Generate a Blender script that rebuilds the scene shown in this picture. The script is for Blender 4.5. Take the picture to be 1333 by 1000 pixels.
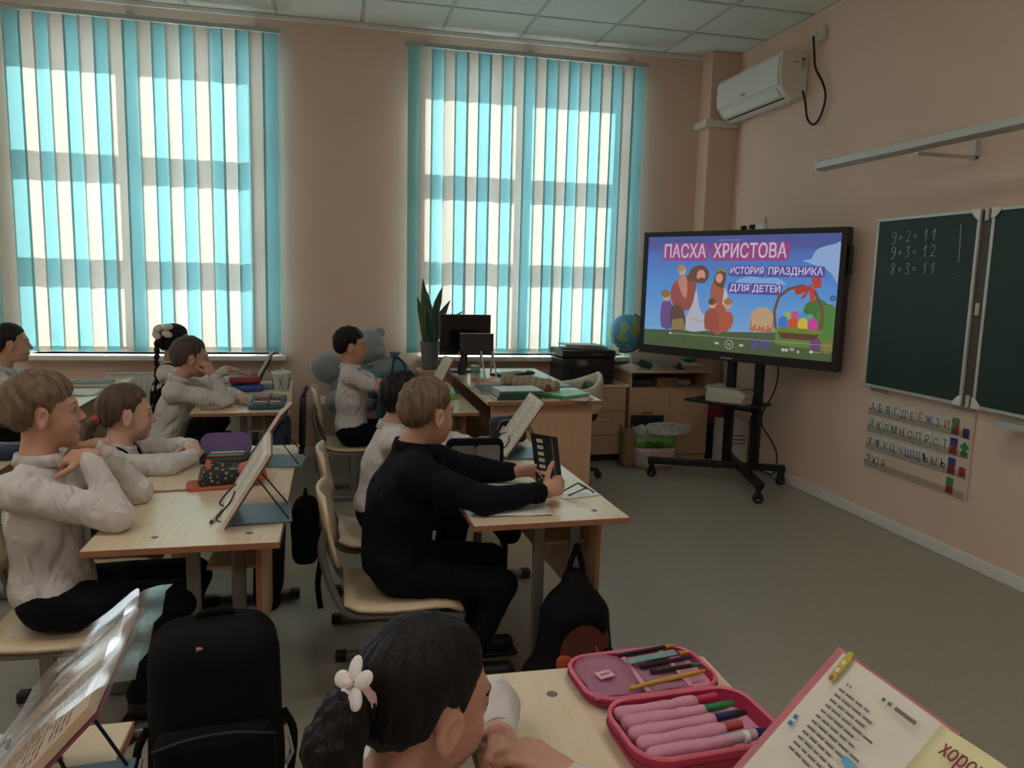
import bpy, bmesh, math, random
import numpy as np
import openvdb
from mathutils import Vector, Matrix, Euler
for o in list(bpy.data.objects): bpy.data.objects.remove(o, do_unlink=True)
scene = bpy.context.scene
COL = scene.collection
random.seed(7); np.random.seed(7)
# ------------------------------------------------------------------ camera
cam_d = bpy.data.cameras.new('camera'); cam = bpy.data.objects.new('camera', cam_d); COL.objects.link(cam)
cam_d.sensor_fit = 'HORIZONTAL'; cam_d.sensor_width = 36.0; cam_d.lens = 36.0*1000/1333
cam_d.clip_start = 0.02; cam_d.clip_end = 200
cam.matrix_world = Matrix(((0.97458947, 0.004877, -0.22394546, 0),
                           (-0.22246099, 0.13801268, -0.96512362, 0),
                           (0.0262004, 0.99041845, 0.13559065, 1.42), (0, 0, 0, 1)))
scene.camera = cam
# ------------------------------------------------------------------ daylight and exposure
world = bpy.data.worlds.new('sky'); scene.world = world; world.use_nodes = True
bg = world.node_tree.nodes['Background']
bg.inputs[0].default_value = (0.86, 0.95, 1.0, 1); bg.inputs[1].default_value = 4.0
SUN_DIR = Vector((-0.36, -1.0, -0.72))
sd = bpy.data.lights.new('sun', 'SUN'); sun = bpy.data.objects.new('sun', sd); COL.objects.link(sun)
sd.energy = 14.5; sd.angle = 0.012; sd.color = (1.0, 0.94, 0.86)
sun.rotation_euler = SUN_DIR.to_track_quat('-Z', 'Y').to_euler(); sun.location = (2, 12, 8)
vs = scene.view_settings
vs.view_transform = 'Standard'; vs.look = 'None'; vs.gamma = 1.0; vs.use_curve_mapping = False
vs.exposure = 0.74
cy = scene.cycles
cy.max_bounces = 10; cy.diffuse_bounces = 7; cy.glossy_bounces = 4; cy.transmission_bounces = 6
cy.transparent_max_bounces = 12; cy.caustics_reflective = False; cy.caustics_refractive = False
cy.sample_clamp_indirect = 6.0; cy.use_denoising = True

# ------------------------------------------------------------------ helpers
def tag(o, label=None, cat=None, group=None, kind=None):
    if label: o['label'] = label
    if cat: o['category'] = cat
    if group: o['group'] = group
    if kind: o['kind'] = kind
    return o
def thing(name, label, cat, loc=(0, 0, 0), rz=0.0, group=None, rot=None):
    o = bpy.data.objects.new(name, None); COL.objects.link(o)
    o.empty_display_size = 0.1; o.location = loc; o.rotation_euler = rot if rot else (0, 0, rz)
    return tag(o, label, cat, group)
def copy_tree(o, parent=None, **kw):
    c = o.copy(); COL.objects.link(c); c.parent = parent
    for ch in o.children: copy_tree(ch, c)
    return c
MATS = {}
def rgb(h):
    v = [int(h[i:i+2], 16)/255 for i in (0, 2, 4)]
    return tuple(x/12.92 if x <= .04045 else ((x+.055)/1.055)**2.4 for x in v)
def mat(name, col, rough=.6, metal=0.0, spec=.5, var=.08, scale=30, bump=.0, bscale=200, stretch=None, sheen=0, emit=0, alpha=1.0, sss=0, coat=0, fold=0):
    """principled material with procedural tone variation and fine relief"""
    if name in MATS: return MATS[name]
    if isinstance(col, str): col = rgb(col)
    m = bpy.data.materials.new(name); m.use_nodes = True; MATS[name] = m
    nt = m.node_tree; N = nt.nodes; L = nt.links
    b = N['Principled BSDF']
    b.inputs['Roughness'].default_value = rough; b.inputs['Metallic'].default_value = metal
    b.inputs['Specular IOR Level'].default_value = spec
    b.inputs['Sheen Weight'].default_value = sheen
    b.inputs['Coat Weight'].default_value = coat
    b.inputs['Alpha'].default_value = alpha
    if sss: 
        b.inputs['Subsurface Weight'].default_value = sss; b.inputs['Subsurface Radius'].default_value = (.012, .005, .003); b.inputs['Subsurface Scale'].default_value = 1.0
    tc = N.new('ShaderNodeTexCoord'); mp = N.new('ShaderNodeMapping'); L.new(tc.outputs['Object'], mp.inputs[0])
    if stretch: mp.inputs['Scale'].default_value = stretch
    nz = N.new('ShaderNodeTexNoise'); nz.inputs['Scale'].default_value = scale; nz.inputs['Detail'].default_value = 4
    L.new(mp.outputs[0], nz.inputs[0])
    mr = N.new('ShaderNodeMapRange'); mr.inputs[3].default_value = 1-var; mr.inputs[4].default_value = 1+var
    mr.inputs[1].default_value = .25; mr.inputs[2].default_value = .75
    L.new(nz.outputs[0], mr.inputs[0])
    vm = N.new('ShaderNodeVectorMath'); vm.operation = 'SCALE'; vm.inputs[0].default_value = col[:3]
    L.new(mr.outputs[0], vm.inputs['Scale']); L.new(vm.outputs[0], b.inputs['Base Color'])
    if emit:
        L.new(vm.outputs[0], b.inputs['Emission Color']); b.inputs['Emission Strength'].default_value = emit
    if fold:
        tc2 = N.new('ShaderNodeTexCoord'); n3 = N.new('ShaderNodeTexNoise'); n3.inputs['Scale'].default_value = 16; n3.inputs['Detail'].default_value = 2; n3.inputs['Distortion'].default_value = 1.2
        mp3 = N.new('ShaderNodeMapping'); mp3.inputs['Scale'].default_value = (1, 1, .55); mp3.inputs['Rotation'].default_value = (.3, .5, 0); L.new(tc2.outputs['Object'], mp3.inputs[0]); L.new(mp3.outputs[0], n3.inputs[0])
        b3 = N.new('ShaderNodeBump'); b3.inputs['Strength'].default_value = fold; b3.inputs['Distance'].default_value = .03; L.new(n3.outputs[0], b3.inputs['Height']); L.new(b3.outputs[0], b.inputs['Normal'])
    if bump:
        n2 = N.new('ShaderNodeTexNoise'); n2.inputs['Scale'].default_value = bscale; n2.inputs['Detail'].default_value = 3
        L.new(mp.outputs[0], n2.inputs[0])
        bp = N.new('ShaderNodeBump'); bp.inputs['Strength'].default_value = bump; bp.inputs['Distance'].default_value = .004
        L.new(n2.outputs[0], bp.inputs['Height'])
        if fold: L.new(b3.outputs[0], bp.inputs['Normal'])
        L.new(bp.outputs[0], b.inputs['Normal'])
    return m
def glassy(name, tint=(1, 1, 1), refl=.08, rough=.05):
    """thin clear sheet: mostly see-through with a weak gloss"""
    if name in MATS: return MATS[name]
    m = bpy.data.materials.new(name); m.use_nodes = True; MATS[name] = m
    nt = m.node_tree; N = nt.nodes; L = nt.links; N.remove(N['Principled BSDF'])
    t = N.new('ShaderNodeBsdfTransparent'); t.inputs[0].default_value = (*tint, 1)
    g = N.new('ShaderNodeBsdfGlossy'); g.inputs['Roughness'].default_value = rough
    fr = N.new('ShaderNodeLayerWeight'); fr.inputs[0].default_value = .5
    pw = N.new('ShaderNodeMath'); pw.operation = 'POWER'; pw.inputs[1].default_value = 5.0; L.new(fr.outputs['Facing'], pw.inputs[0])
    ad = N.new('ShaderNodeMath'); ad.operation = 'ADD'; ad.inputs[1].default_value = refl; ad.use_clamp = True; L.new(pw.outputs[0], ad.inputs[0])
    mx = N.new('ShaderNodeMixShader'); L.new(ad.outputs[0], mx.inputs[0]); L.new(t.outputs[0], mx.inputs[1]); L.new(g.outputs[0], mx.inputs[2])
    L.new(mx.outputs[0], N['Material Output'].inputs[0]); return m
def fabric_thin(name, col, trans=.6, weave=900):
    """thin woven cloth that lets daylight through"""
    if name in MATS: return MATS[name]
    if isinstance(col, str): col = rgb(col)
    m = bpy.data.materials.new(name); m.use_nodes = True; MATS[name] = m
    nt = m.node_tree; N = nt.nodes; L = nt.links; N.remove(N['Principled BSDF'])
    tc = N.new('ShaderNodeTexCoord'); nz = N.new('ShaderNodeTexNoise'); nz.inputs['Scale'].default_value = 60
    mp = N.new('ShaderNodeMapping'); mp.inputs['Scale'].default_value = (1, 1, .12); L.new(tc.outputs['Object'], mp.inputs[0]); L.new(mp.outputs[0], nz.inputs[0])
    mr = N.new('ShaderNodeMapRange'); mr.inputs[3].default_value = .93; mr.inputs[4].default_value = 1.05; L.new(nz.outputs[0], mr.inputs[0])
    vm = N.new('ShaderNodeVectorMath'); vm.operation = 'SCALE'; vm.inputs[0].default_value = col; L.new(mr.outputs[0], vm.inputs['Scale'])
    d = N.new('ShaderNodeBsdfDiffuse'); t = N.new('ShaderNodeBsdfTranslucent')
    L.new(vm.outputs[0], d.inputs[0]); L.new(vm.outputs[0], t.inputs[0])
    mx = N.new('ShaderNodeMixShader'); mx.inputs[0].default_value = trans
    L.new(d.outputs[0], mx.inputs[1]); L.new(t.outputs[0], mx.inputs[2]); L.new(mx.outputs[0], N['Material Output'].inputs[0]); return m
def wood(name, c1, c2, axis=1, rough=.35, scale=6):
    """pale laminate with long grain"""
    if name in MATS: return MATS[name]
    m = bpy.data.materials.new(name); m.use_nodes = True; MATS[name] = m
    nt = m.node_tree; N = nt.nodes; L = nt.links; b = N['Principled BSDF']
    b.inputs['Roughness'].default_value = rough
    tc = N.new('ShaderNodeTexCoord'); mp = N.new('ShaderNodeMapping'); s = [9.0, 9.0, 9.0]; s[axis] = .7; mp.inputs['Scale'].default_value = s
    L.new(tc.outputs['Object'], mp.inputs[0])
    nz = N.new('ShaderNodeTexNoise'); nz.inputs['Scale'].default_value = scale; nz.inputs['Detail'].default_value = 6; nz.inputs['Roughness'].default_value = .65
    L.new(mp.outputs[0], nz.inputs[0])
    cr = N.new('ShaderNodeValToRGB'); cr.color_ramp.elements[0].position = .3; cr.color_ramp.elements[1].position = .7
    cr.color_ramp.elements[0].color = (*rgb(c1), 1); cr.color_ramp.elements[1].color = (*rgb(c2), 1)
    L.new(nz.outputs[0], cr.inputs[0]); L.new(cr.outputs[0], b.inputs['Base Color'])
    return m

def rotm(rx=0, ry=0, rz=0): return Euler((rx, ry, rz)).to_matrix()
class MB:
    """collects shapes into one mesh"""
    def __init__(s): s.v = []; s.f = []; s.mi = []; s.cur = 0
    def add(s, vs, fs):
        n = len(s.v); s.v += [tuple(p) for p in vs]; s.f += [tuple(n+i for i in f) for f in fs]; s.mi += [s.cur]*len(fs); return s
    def box(s, c, size, rot=None, taper=None):
        c = Vector(c); h = [x/2 for x in size]; vs = []
        for z in (-1, 1):
            for y in (-1, 1):
                for x in (-1, 1):
                    p = Vector((x*h[0], y*h[1], z*h[2]))
                    if taper and z > 0: p.x *= taper[0]; p.y *= taper[1]
                    if rot: p = rot @ p
                    vs.append(c+p)
        return s.add(vs, [(0, 2, 3, 1), (4, 5, 7, 6), (0, 1, 5, 4), (2, 6, 7, 3), (0, 4, 6, 2), (1, 3, 7, 5)])
    def b(s, x0, x1, y0, y1, z0, z1): return s.box(((x0+x1)/2, (y0+y1)/2, (z0+z1)/2), (x1-x0, y1-y0, z1-z0))
    def tube(s, pts, r, seg=10, close=False, cap=True):
        pts = [Vector(p) for p in pts]; n = len(pts); rr = r if isinstance(r, (list, tuple)) else [r]*n
        vs = []; fs = []; up = None
        for i, p in enumerate(pts):
            if close: d = pts[(i+1) % n]-pts[i-1]
            else: d = pts[min(i+1, n-1)]-pts[max(i-1, 0)]
            d.normalize()
            if up is None: up = d.orthogonal().normalized()
            else: up = (up-d*up.dot(d)); up = up.normalized() if up.length > 1e-6 else d.orthogonal().normalized()
            w = d.cross(up)
            for k in range(seg):
                a = 2*math.pi*k/seg; vs.append(p+(up*math.cos(a)+w*math.sin(a))*rr[i])
        m = n if close else n-1
        for i in range(m):
            j = (i+1) % n
            for k in range(seg):
                k2 = (k+1) % seg; fs.append((i*seg+k, i*seg+k2, j*seg+k2, j*seg+k))
        if cap and not close: fs.append(tuple(range(seg-1, -1, -1))); fs.append(tuple((n-1)*seg+k for k in range(seg)))
        return s.add(vs, fs)
    def cyl(s, a, b, r, r2=None, seg=16): return s.tube([a, b], [r, r if r2 is None else r2], seg)
    def lathe(s, prof, c=(0, 0, 0), seg=24, M=None):
        vs = []; fs = []; c = Vector(c); n = len(prof)
        for (r, z) in prof:
            for k in range(seg):
                a = 2*math.pi*k/seg; p = Vector((r*math.cos(a), r*math.sin(a), z)); vs.append(c+(M @ p if M else p))
        for i in range(n-1):
            for k in range(seg):
                k2 = (k+1) % seg; fs.append((i*seg+k, i*seg+k2, (i+1)*seg+k2, (i+1)*seg+k))
        fs.append(tuple(range(seg-1, -1, -1))); fs.append(tuple((n-1)*seg+k for k in range(seg)))
        return s.add(vs, fs)
    def prism(s, poly, t, M=None, off=(0, 0, 0)):
        """2-D outline (u,v) extruded by t along w; M maps (u,v,w) to space"""
        n = len(poly); off = Vector(off); vs = []
        for w in (0, t):
            for (u, v) in poly:
                p = Vector((u, v, w)); vs.append(off+(M @ p if M else p))
        fs = [tuple(range(n-1, -1, -1)), tuple(range(n, 2*n))]
        for i in range(n): j = (i+1) % n; fs.append((i, j, n+j, n+i))
        return s.add(vs, fs)
    def grid(s, P):
        """P[i][j] points"""
        n = len(P); m = len(P[0]); vs = [q for r in P for q in r]
        return s.add(vs, [(i*m+j, i*m+j+1, (i+1)*m+j+1, (i+1)*m+j) for i in range(n-1) for j in range(m-1)])
    def ellipsoid(s, c, r, rot=None, seg=16, rings=10):
        c = Vector(c); vs = []; fs = []
        for i in range(rings+1):
            t = math.pi*i/rings
            for k in range(seg):
                a = 2*math.pi*k/seg; p = Vector((r[0]*math.sin(t)*math.cos(a), r[1]*math.sin(t)*math.sin(a), r[2]*math.cos(t)))
                vs.append(c+(rot @ p if rot else p))
        for i in range(rings):
            for k in range(seg):
                k2 = (k+1) % seg; fs.append((i*seg+k, (i+1)*seg+k, (i+1)*seg+k2, i*seg+k2))
        return s.add(vs, fs)
    def mesh(s, name):
        m = bpy.data.meshes.new(name); m.from_pydata(s.v, [], s.f); m.validate(); return m
    def build(s, name, material, parent=None, bevel=0, smooth=None, solid=0, sub=0, seg=2):
        m = s.mesh(name)
        mats = material if isinstance(material, (list, tuple)) else [material]
        for q in mats: m.materials.append(q)
        if len(mats) > 1:
            for p, i in zip(m.polygons, s.mi): p.material_index = i
        bm = bmesh.new(); bm.from_mesh(m); bmesh.ops.remove_doubles(bm, verts=bm.verts, dist=1e-6); bmesh.ops.recalc_face_normals(bm, faces=bm.faces); bm.to_mesh(m); bm.free()
        return finish(m, name, parent, bevel, smooth, solid, sub, seg)
def finish(m, name, parent=None, bevel=0, smooth=None, solid=0, sub=0, seg=2):
    o = bpy.data.objects.new(name, m); COL.objects.link(o)
    if parent is not None: o.parent = parent
    if solid: q = o.modifiers.new('solid', 'SOLIDIFY'); q.thickness = solid; q.offset = 0
    if sub: q = o.modifiers.new('sub', 'SUBSURF'); q.levels = sub; q.render_levels = sub
    if bevel: q = o.modifiers.new('bevel', 'BEVEL'); q.width = bevel; q.segments = seg; q.limit_method = 'ANGLE'; q.angle_limit = .6
    if smooth is None: smooth = bool(bevel) or bool(sub)
    if smooth or True:
        m.polygons.foreach_set('use_smooth', [True]*len(m.polygons))
        try: m.set_sharp_from_angle(angle=.75)
        except Exception: pass
    return o
def rrect(w, h, r, n=5, c=(0, 0)):
    out = []
    for (sx, sy, a0) in ((1, 1, 0), (-1, 1, 90), (-1, -1, 180), (1, -1, 270)):
        for k in range(n+1):
            a = math.radians(a0+90*k/n); out.append((c[0]+sx*(w/2-r)+r*math.cos(a), c[1]+sy*(h/2-r)+r*math.sin(a)))
    return out
def smooth_path(pts, n=6, close=False):
    """Catmull-Rom through points"""
    P = [Vector(p) for p in pts]; out = []; m = len(P)
    rng = range(m) if close else range(m-1)
    for i in rng:
        if close: a, b, c, d = P[i-1], P[i], P[(i+1) % m], P[(i+2) % m]
        else: a, b, c, d = P[max(i-1, 0)], P[i], P[i+1], P[min(i+2, m-1)]
        for k in range(n):
            t = k/n; out.append(.5*((2*b)+(c-a)*t+(2*a-5*b+4*c-d)*t*t+(3*b-a-3*c+d)*t**3))
    if not close: out.append(P[-1])
    return out
def frame(u, v):
    """matrix with columns u, v, u x v"""
    u = Vector(u).normalized(); v = Vector(v); v = (v-u*v.dot(u)).normalized(); w = u.cross(v)
    return Matrix((u, v, w)).transposed()
def text_mesh(name, body, size, material, parent, M4, extrude=.0006, align='LEFT', space=1.0, bold=0.0, xscale=1.0, shear=0):
    c = bpy.data.curves.new(name, 'FONT'); c.body = body; c.size = size; c.extrude = extrude; c.align_x = align; c.space_character = space; c.offset = bold; c.resolution_u = 3; c.shear = shear
    o = bpy.data.objects.new(name, c); COL.objects.link(o)
    dg = bpy.context.evaluated_depsgraph_get(); m = bpy.data.meshes.new_from_object(o.evaluated_get(dg))
    bpy.data.objects.remove(o, do_unlink=True)
    m.transform(Matrix.Diagonal((xscale, 1, 1, 1))); m.transform(M4); m.materials.clear(); m.materials.append(material); m.name = name
    q = bpy.data.objects.new(name, m); COL.objects.link(q); q.parent = parent
    return q
def mat4(M3, off): 
    r = M3.to_4x4(); r.translation = Vector(off); return r
# ================================================================== the room
XL, XR, YF, YB, ZC = -5.6, 3.2, -2.6, 6.1, 3.26
m_wall = mat('peach_paint', 'dec2b2', rough=.75, var=.03, scale=3, bump=.25, bscale=120)
m_white = mat('white_plastic', 'dcdcd8', rough=.4, var=.03)
m_ceil = mat('ceiling_tile', 'dfe2dc', rough=.9, var=.04, scale=40, bump=.3, bscale=90)
m_floor = mat('grey_linoleum', '9b9687', rough=.38, var=.07, scale=55, bump=.05, bscale=60)
m_glass = glassy('window_glass', (.95, .98, .98), .06, .0)
def wall_box(name, x0, x1, y0, y1, z0, z1, m=m_wall): 
    return tag(MB().b(x0, x1, y0, y1, z0, z1).build(name, m), kind='structure')
wall_box('floor', XL-.3, XR+.3, YF-.3, YB+.5, -.12, 0, m_floor)
WT = .36                                   # thickness of the window wall
HOLES = [(-2.12, -.42), (.70, 2.38), (-4.94, -3.24)]; HZ0, HZ1 = .80, 3.06  # last opening belongs to the added window out of view
mb = MB(); xs = sorted(HOLES); edges = [XL]+[e for h in xs for e in h]+[XR+.3]
for i in range(0, len(edges), 2): mb.b(edges[i], edges[i+1], YB, YB+WT, 0, ZC+.2)
for (a, b) in HOLES: mb.b(a, b, YB, YB+WT, 0, HZ0); mb.b(a, b, YB, YB+WT, HZ1, ZC+.2)
tag(mb.build('wall_back', m_wall), kind='structure')
wall_box('wall_right', XR, XR+.3, YF, YB, 0, ZC+.2)
wall_box('wall_left', XL-.3, XL, YF, YB+WT, 0, ZC+.2)
wall_box('wall_front', XL-.3, XR+.3, YF-.3, YF, 0, ZC+.2)
tag(MB().b(2.95, XR, 5.92, YB, 0, ZC).build('wall_column', m_wall, bevel=.004), kind='structure')
# ceiling: slab, grid runners and single tiles
ceil = tag(MB().b(XL-.3, XR+.3, YF-.3, YB+.4, ZC+.03, ZC+.2).build('ceiling', m_ceil), kind='structure')
xj = [XR-.6*k for k in range(16)]; xj = [x for x in xj if x > XL]; yj = [5.55-.6*k for k in range(14)]
m_run = mat('ceiling_runner', 'b9beb8', rough=.5, var=.02)
mb = MB()
for x in xj: mb.b(x-.012, x+.012, YF, YB, ZC, ZC+.012)
for y in yj: mb.b(XL, XR, y-.012, y+.012, ZC-.001, ZC+.011)
mb.build('ceiling_grid', m_run, ceil)
tile_me = None
xe = sorted(xj+[XL]); ye = sorted(yj+[YB, YF])
for i in range(len(xe)-1):
    for j in range(len(ye)-1):
        w = xe[i+1]-xe[i]; h = ye[j+1]-ye[j]
        if w < .05 or h < .05: continue
        vis = xe[i+1] > -1.2 and ye[j+1] > 2.4
        if not vis: continue
        full = abs(w-.6) < 1e-4 and abs(h-.6) < 1e-4
        if full and tile_me is not None:
            o = bpy.data.objects.new('ceiling_tile', tile_me); COL.objects.link(o); o.parent = ceil
        else:
            o = MB().b(-w/2+.012, w/2-.012, -h/2+.012, h/2-.012, .004, .022).build('ceiling_tile', m_ceil, ceil)
            if full: tile_me = o.data
        o.location = ((xe[i]+xe[i+1])/2, (ye[j]+ye[j+1])/2, ZC)
tag(MB().b(XL, 2.95, YB-.022, YB, ZC-.03, ZC).build('trim_1', m_white, bevel=.004), kind='structure')
def skirting(name, x0, x1, y0, y1):
    tag(MB().b(x0, x1, y0, y1, 0, .07).build(name, m_white, bevel=.006), kind='structure')
skirting('baseboard_back', XL, 2.95, YB-.016, YB)
skirting('baseboard_right', XR-.016, XR, YF, 5.92)
skirting('baseboard_left', XL, XL+.016, YF, YB)
# windows: white frames whose bars shade the blinds
m_frame = mat('window_frame', 'd8dad8', rough=.35, var=.02)
FY0, FY1 = 6.25, 6.32
def window(n, hole, rows, mull, sx=0.0):
    x0, x1 = hole
    w = tag(thing('window_%d' % n, None, None), kind='structure')
    mb = MB(); L = rows['left']; Rr = rows['right']
    mb.b(x0, L, FY0, FY1, HZ0, HZ1); mb.b(Rr, x1, FY0, FY1, HZ0, HZ1)
    mb.b(L, Rr, FY0, FY1, rows['top'], HZ1); mb.b(L, Rr, FY0, FY1, HZ0, rows['bot'])
    mb.build('window_frame', m_frame, w, bevel=.004)
    MB().b(mull[0], mull[1], FY0-.003, FY1, rows['bot'], rows['top']).build('mullion', m_frame, w, bevel=.004)
    for (a, b) in rows['bars']:
        for (p, q) in ((L, mull[0]), (mull[1], Rr)):
            MB().b(p, q, FY0, FY1, a, b).build('transom_bar', m_frame, w, bevel=.004)
    zs = [rows['bot']]+[v for r in sorted(rows['bars']) for v in r]+[rows['top']]
    for i in range(0, len(zs), 2):
        for (p, q) in ((L, mull[0]), (mull[1], Rr)):
            MB().b(p-.005, q+.005, 6.283, 6.287, zs[i]-.005, zs[i+1]+.005).build('window_pane', m_glass, w)
    MB().b(x0-.06, x1+.06, YB-.14, FY0, .765, .80).build('window_sill', m_white, w, bevel=.006)
    return w
window(1, HOLES[0], dict(left=-2.06, right=-.50, top=2.985, bot=.93, bars=[(1.49, 1.645), (2.22, 2.37)]), (-1.365, -1.245))
window(2, HOLES[1], dict(left=.755, right=2.295, top=2.975, bot=.93, bars=[(1.57, 1.70), (2.22, 2.36)]), (1.485, 1.59))
window(3, HOLES[2], dict(left=-4.88, right=-3.32, top=2.985, bot=.93, bars=[(1.49, 1.645), (2.22, 2.37)]), (-4.185, -4.065))  # extra window added out of view, left uncovered to brighten the room
# vertical blinds
m_teal = fabric_thin('teal_blind_cloth', (.30, .66, .73), .16)
m_cream = fabric_thin('cream_blind_cloth', (.74, .70, .63), .16)
m_rail = mat('aluminium_rail', 'b7b9b6', rough=.35, metal=.6, var=.03)
m_chain = mat('white_cord', 'e6e6e0', rough=.6)
def blind(name, label, x0, x1, first, pattern_seed, skew=0):
    t = thing(name, label, 'blinds', (0, 6.02, 0), group='striped vertical blinds on the windows')
    MB().b(x0-.03, x1+.03, -.022, .022, 3.115, 3.145).build('head_rail', m_rail, t, bevel=.004)
    for xx in (x0+.12, (x0+x1)/2, x1-.12): MB().b(xx-.02, xx+.02, -.02, YB-6.02, 3.145, 3.165).build('rail_bracket', m_rail, t)
    r = random.Random(pattern_seed); n = round((x1-x0)/.0905); pitch = (x1-x0)/n; W = .107
    for i in range(n):
        xc = x0+pitch*(i+.5); a = .10+r.uniform(-.05, .05)
        tw = r.uniform(-.05, .05); sw = r.uniform(-.006, .006)
        if r.random() < .16: a += r.choice((-.28, .22)); 
        P = []
        for k in range(9):
            f = k/8; z = 3.112+(0.825-3.112)*f; aa = a+tw*f
            row = []
            for u in (-1, -.5, 0, .5, 1):
                bow = .004*(1-u*u)
                row.append((xc+sw*f+u*W/2*math.cos(aa)-bow*math.sin(aa)*0, u*W/2*math.sin(aa)+bow-.003*(i % 2), z))
            P.append(row)
        m = m_teal if (i+first) % 2 == 0 else m_cream
        s = MB().grid(P).build('slat', m, t)
        zb = .825
        MB().grid([[(xc+sw+u*W/2*math.cos(a+tw), u*W/2*math.sin(a+tw)+.0075, zb+q) for u in (-1, 0, 1)] for q in (0.0, .042)]).build('hem_pocket', m, s)
    xc = x1+.015
    MB().tube([(xc, -.012, 3.11), (xc, -.014, 2.0), (xc, -.012, .86)], .0022, 6).build('pull_cord', m_chain, t)
    MB().lathe([(.004, 0), (.009, .01), (.008, .06), (.004, .075)], (xc, -.012, .80), 10).build('cord_weight', m_white, t)
    return t
blind('vertical_blind', 'teal and cream striped vertical blind over the window behind the pupils at left', -2.33, -.40, 0, 3)
blind('vertical_blind', 'teal and cream striped vertical blind over the window behind the teacher desk', .545, 2.415, 0, 11)
# daylight sampling guide in the added, unseen and uncovered window further left
pl = bpy.data.lights.new('window_portal', 'AREA'); pl.shape = 'RECTANGLE'; pl.size = 1.7; pl.size_y = 2.26; pl.cycles.is_portal = True
po = bpy.data.objects.new('window_portal', pl); COL.objects.link(po); po.location = (-4.09, 6.44, 1.93); po.rotation_euler = (-math.pi/2, 0, 0)
# glowing panels added out of view to brighten the room, set into the tile grid
m_fill = mat('fill_diffuser', (1.0, .95, .88), rough=.5, var=.0, emit=7.4)
fill0 = None
for i, (lx, ly) in enumerate([(-3.7, -.75), (-1.3, -.75), (1.1, -.75), (-3.7, 1.65), (-1.3, 1.65), (1.1, 1.65)]):
    where = 'row over the back of the classroom' if ly < 0 else 'row over the middle of the classroom'
    side = {-3.7: 'nearest the left wall', -1.3: 'in the centre', 1.1: 'nearest the chalkboard wall'}[lx]
    lab = 'added square fill panel in the ceiling %s, %s' % (side, where)
    if fill0 is None:
        fill0 = t = thing('added_fill_panel', lab, 'lamp', (lx, ly, ZC), group='added ceiling fill panels')
        MB().b(-.285, .285, -.285, .285, -.014, -.004).build('fill_diffuser', m_fill, t)
        mb = MB()
        for s in (-1, 1): mb.b(s*.2925-.0075, s*.2925+.0075, -.3, .3, -.02, .0); mb.b(-.285, .285, s*.2925-.0075, s*.2925+.0075, -.02, .0)
        mb.build('fill_frame', m_white, t)
    else:
        t = copy_tree(fill0); t.location = (lx, ly, ZC); t['label'] = lab
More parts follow.
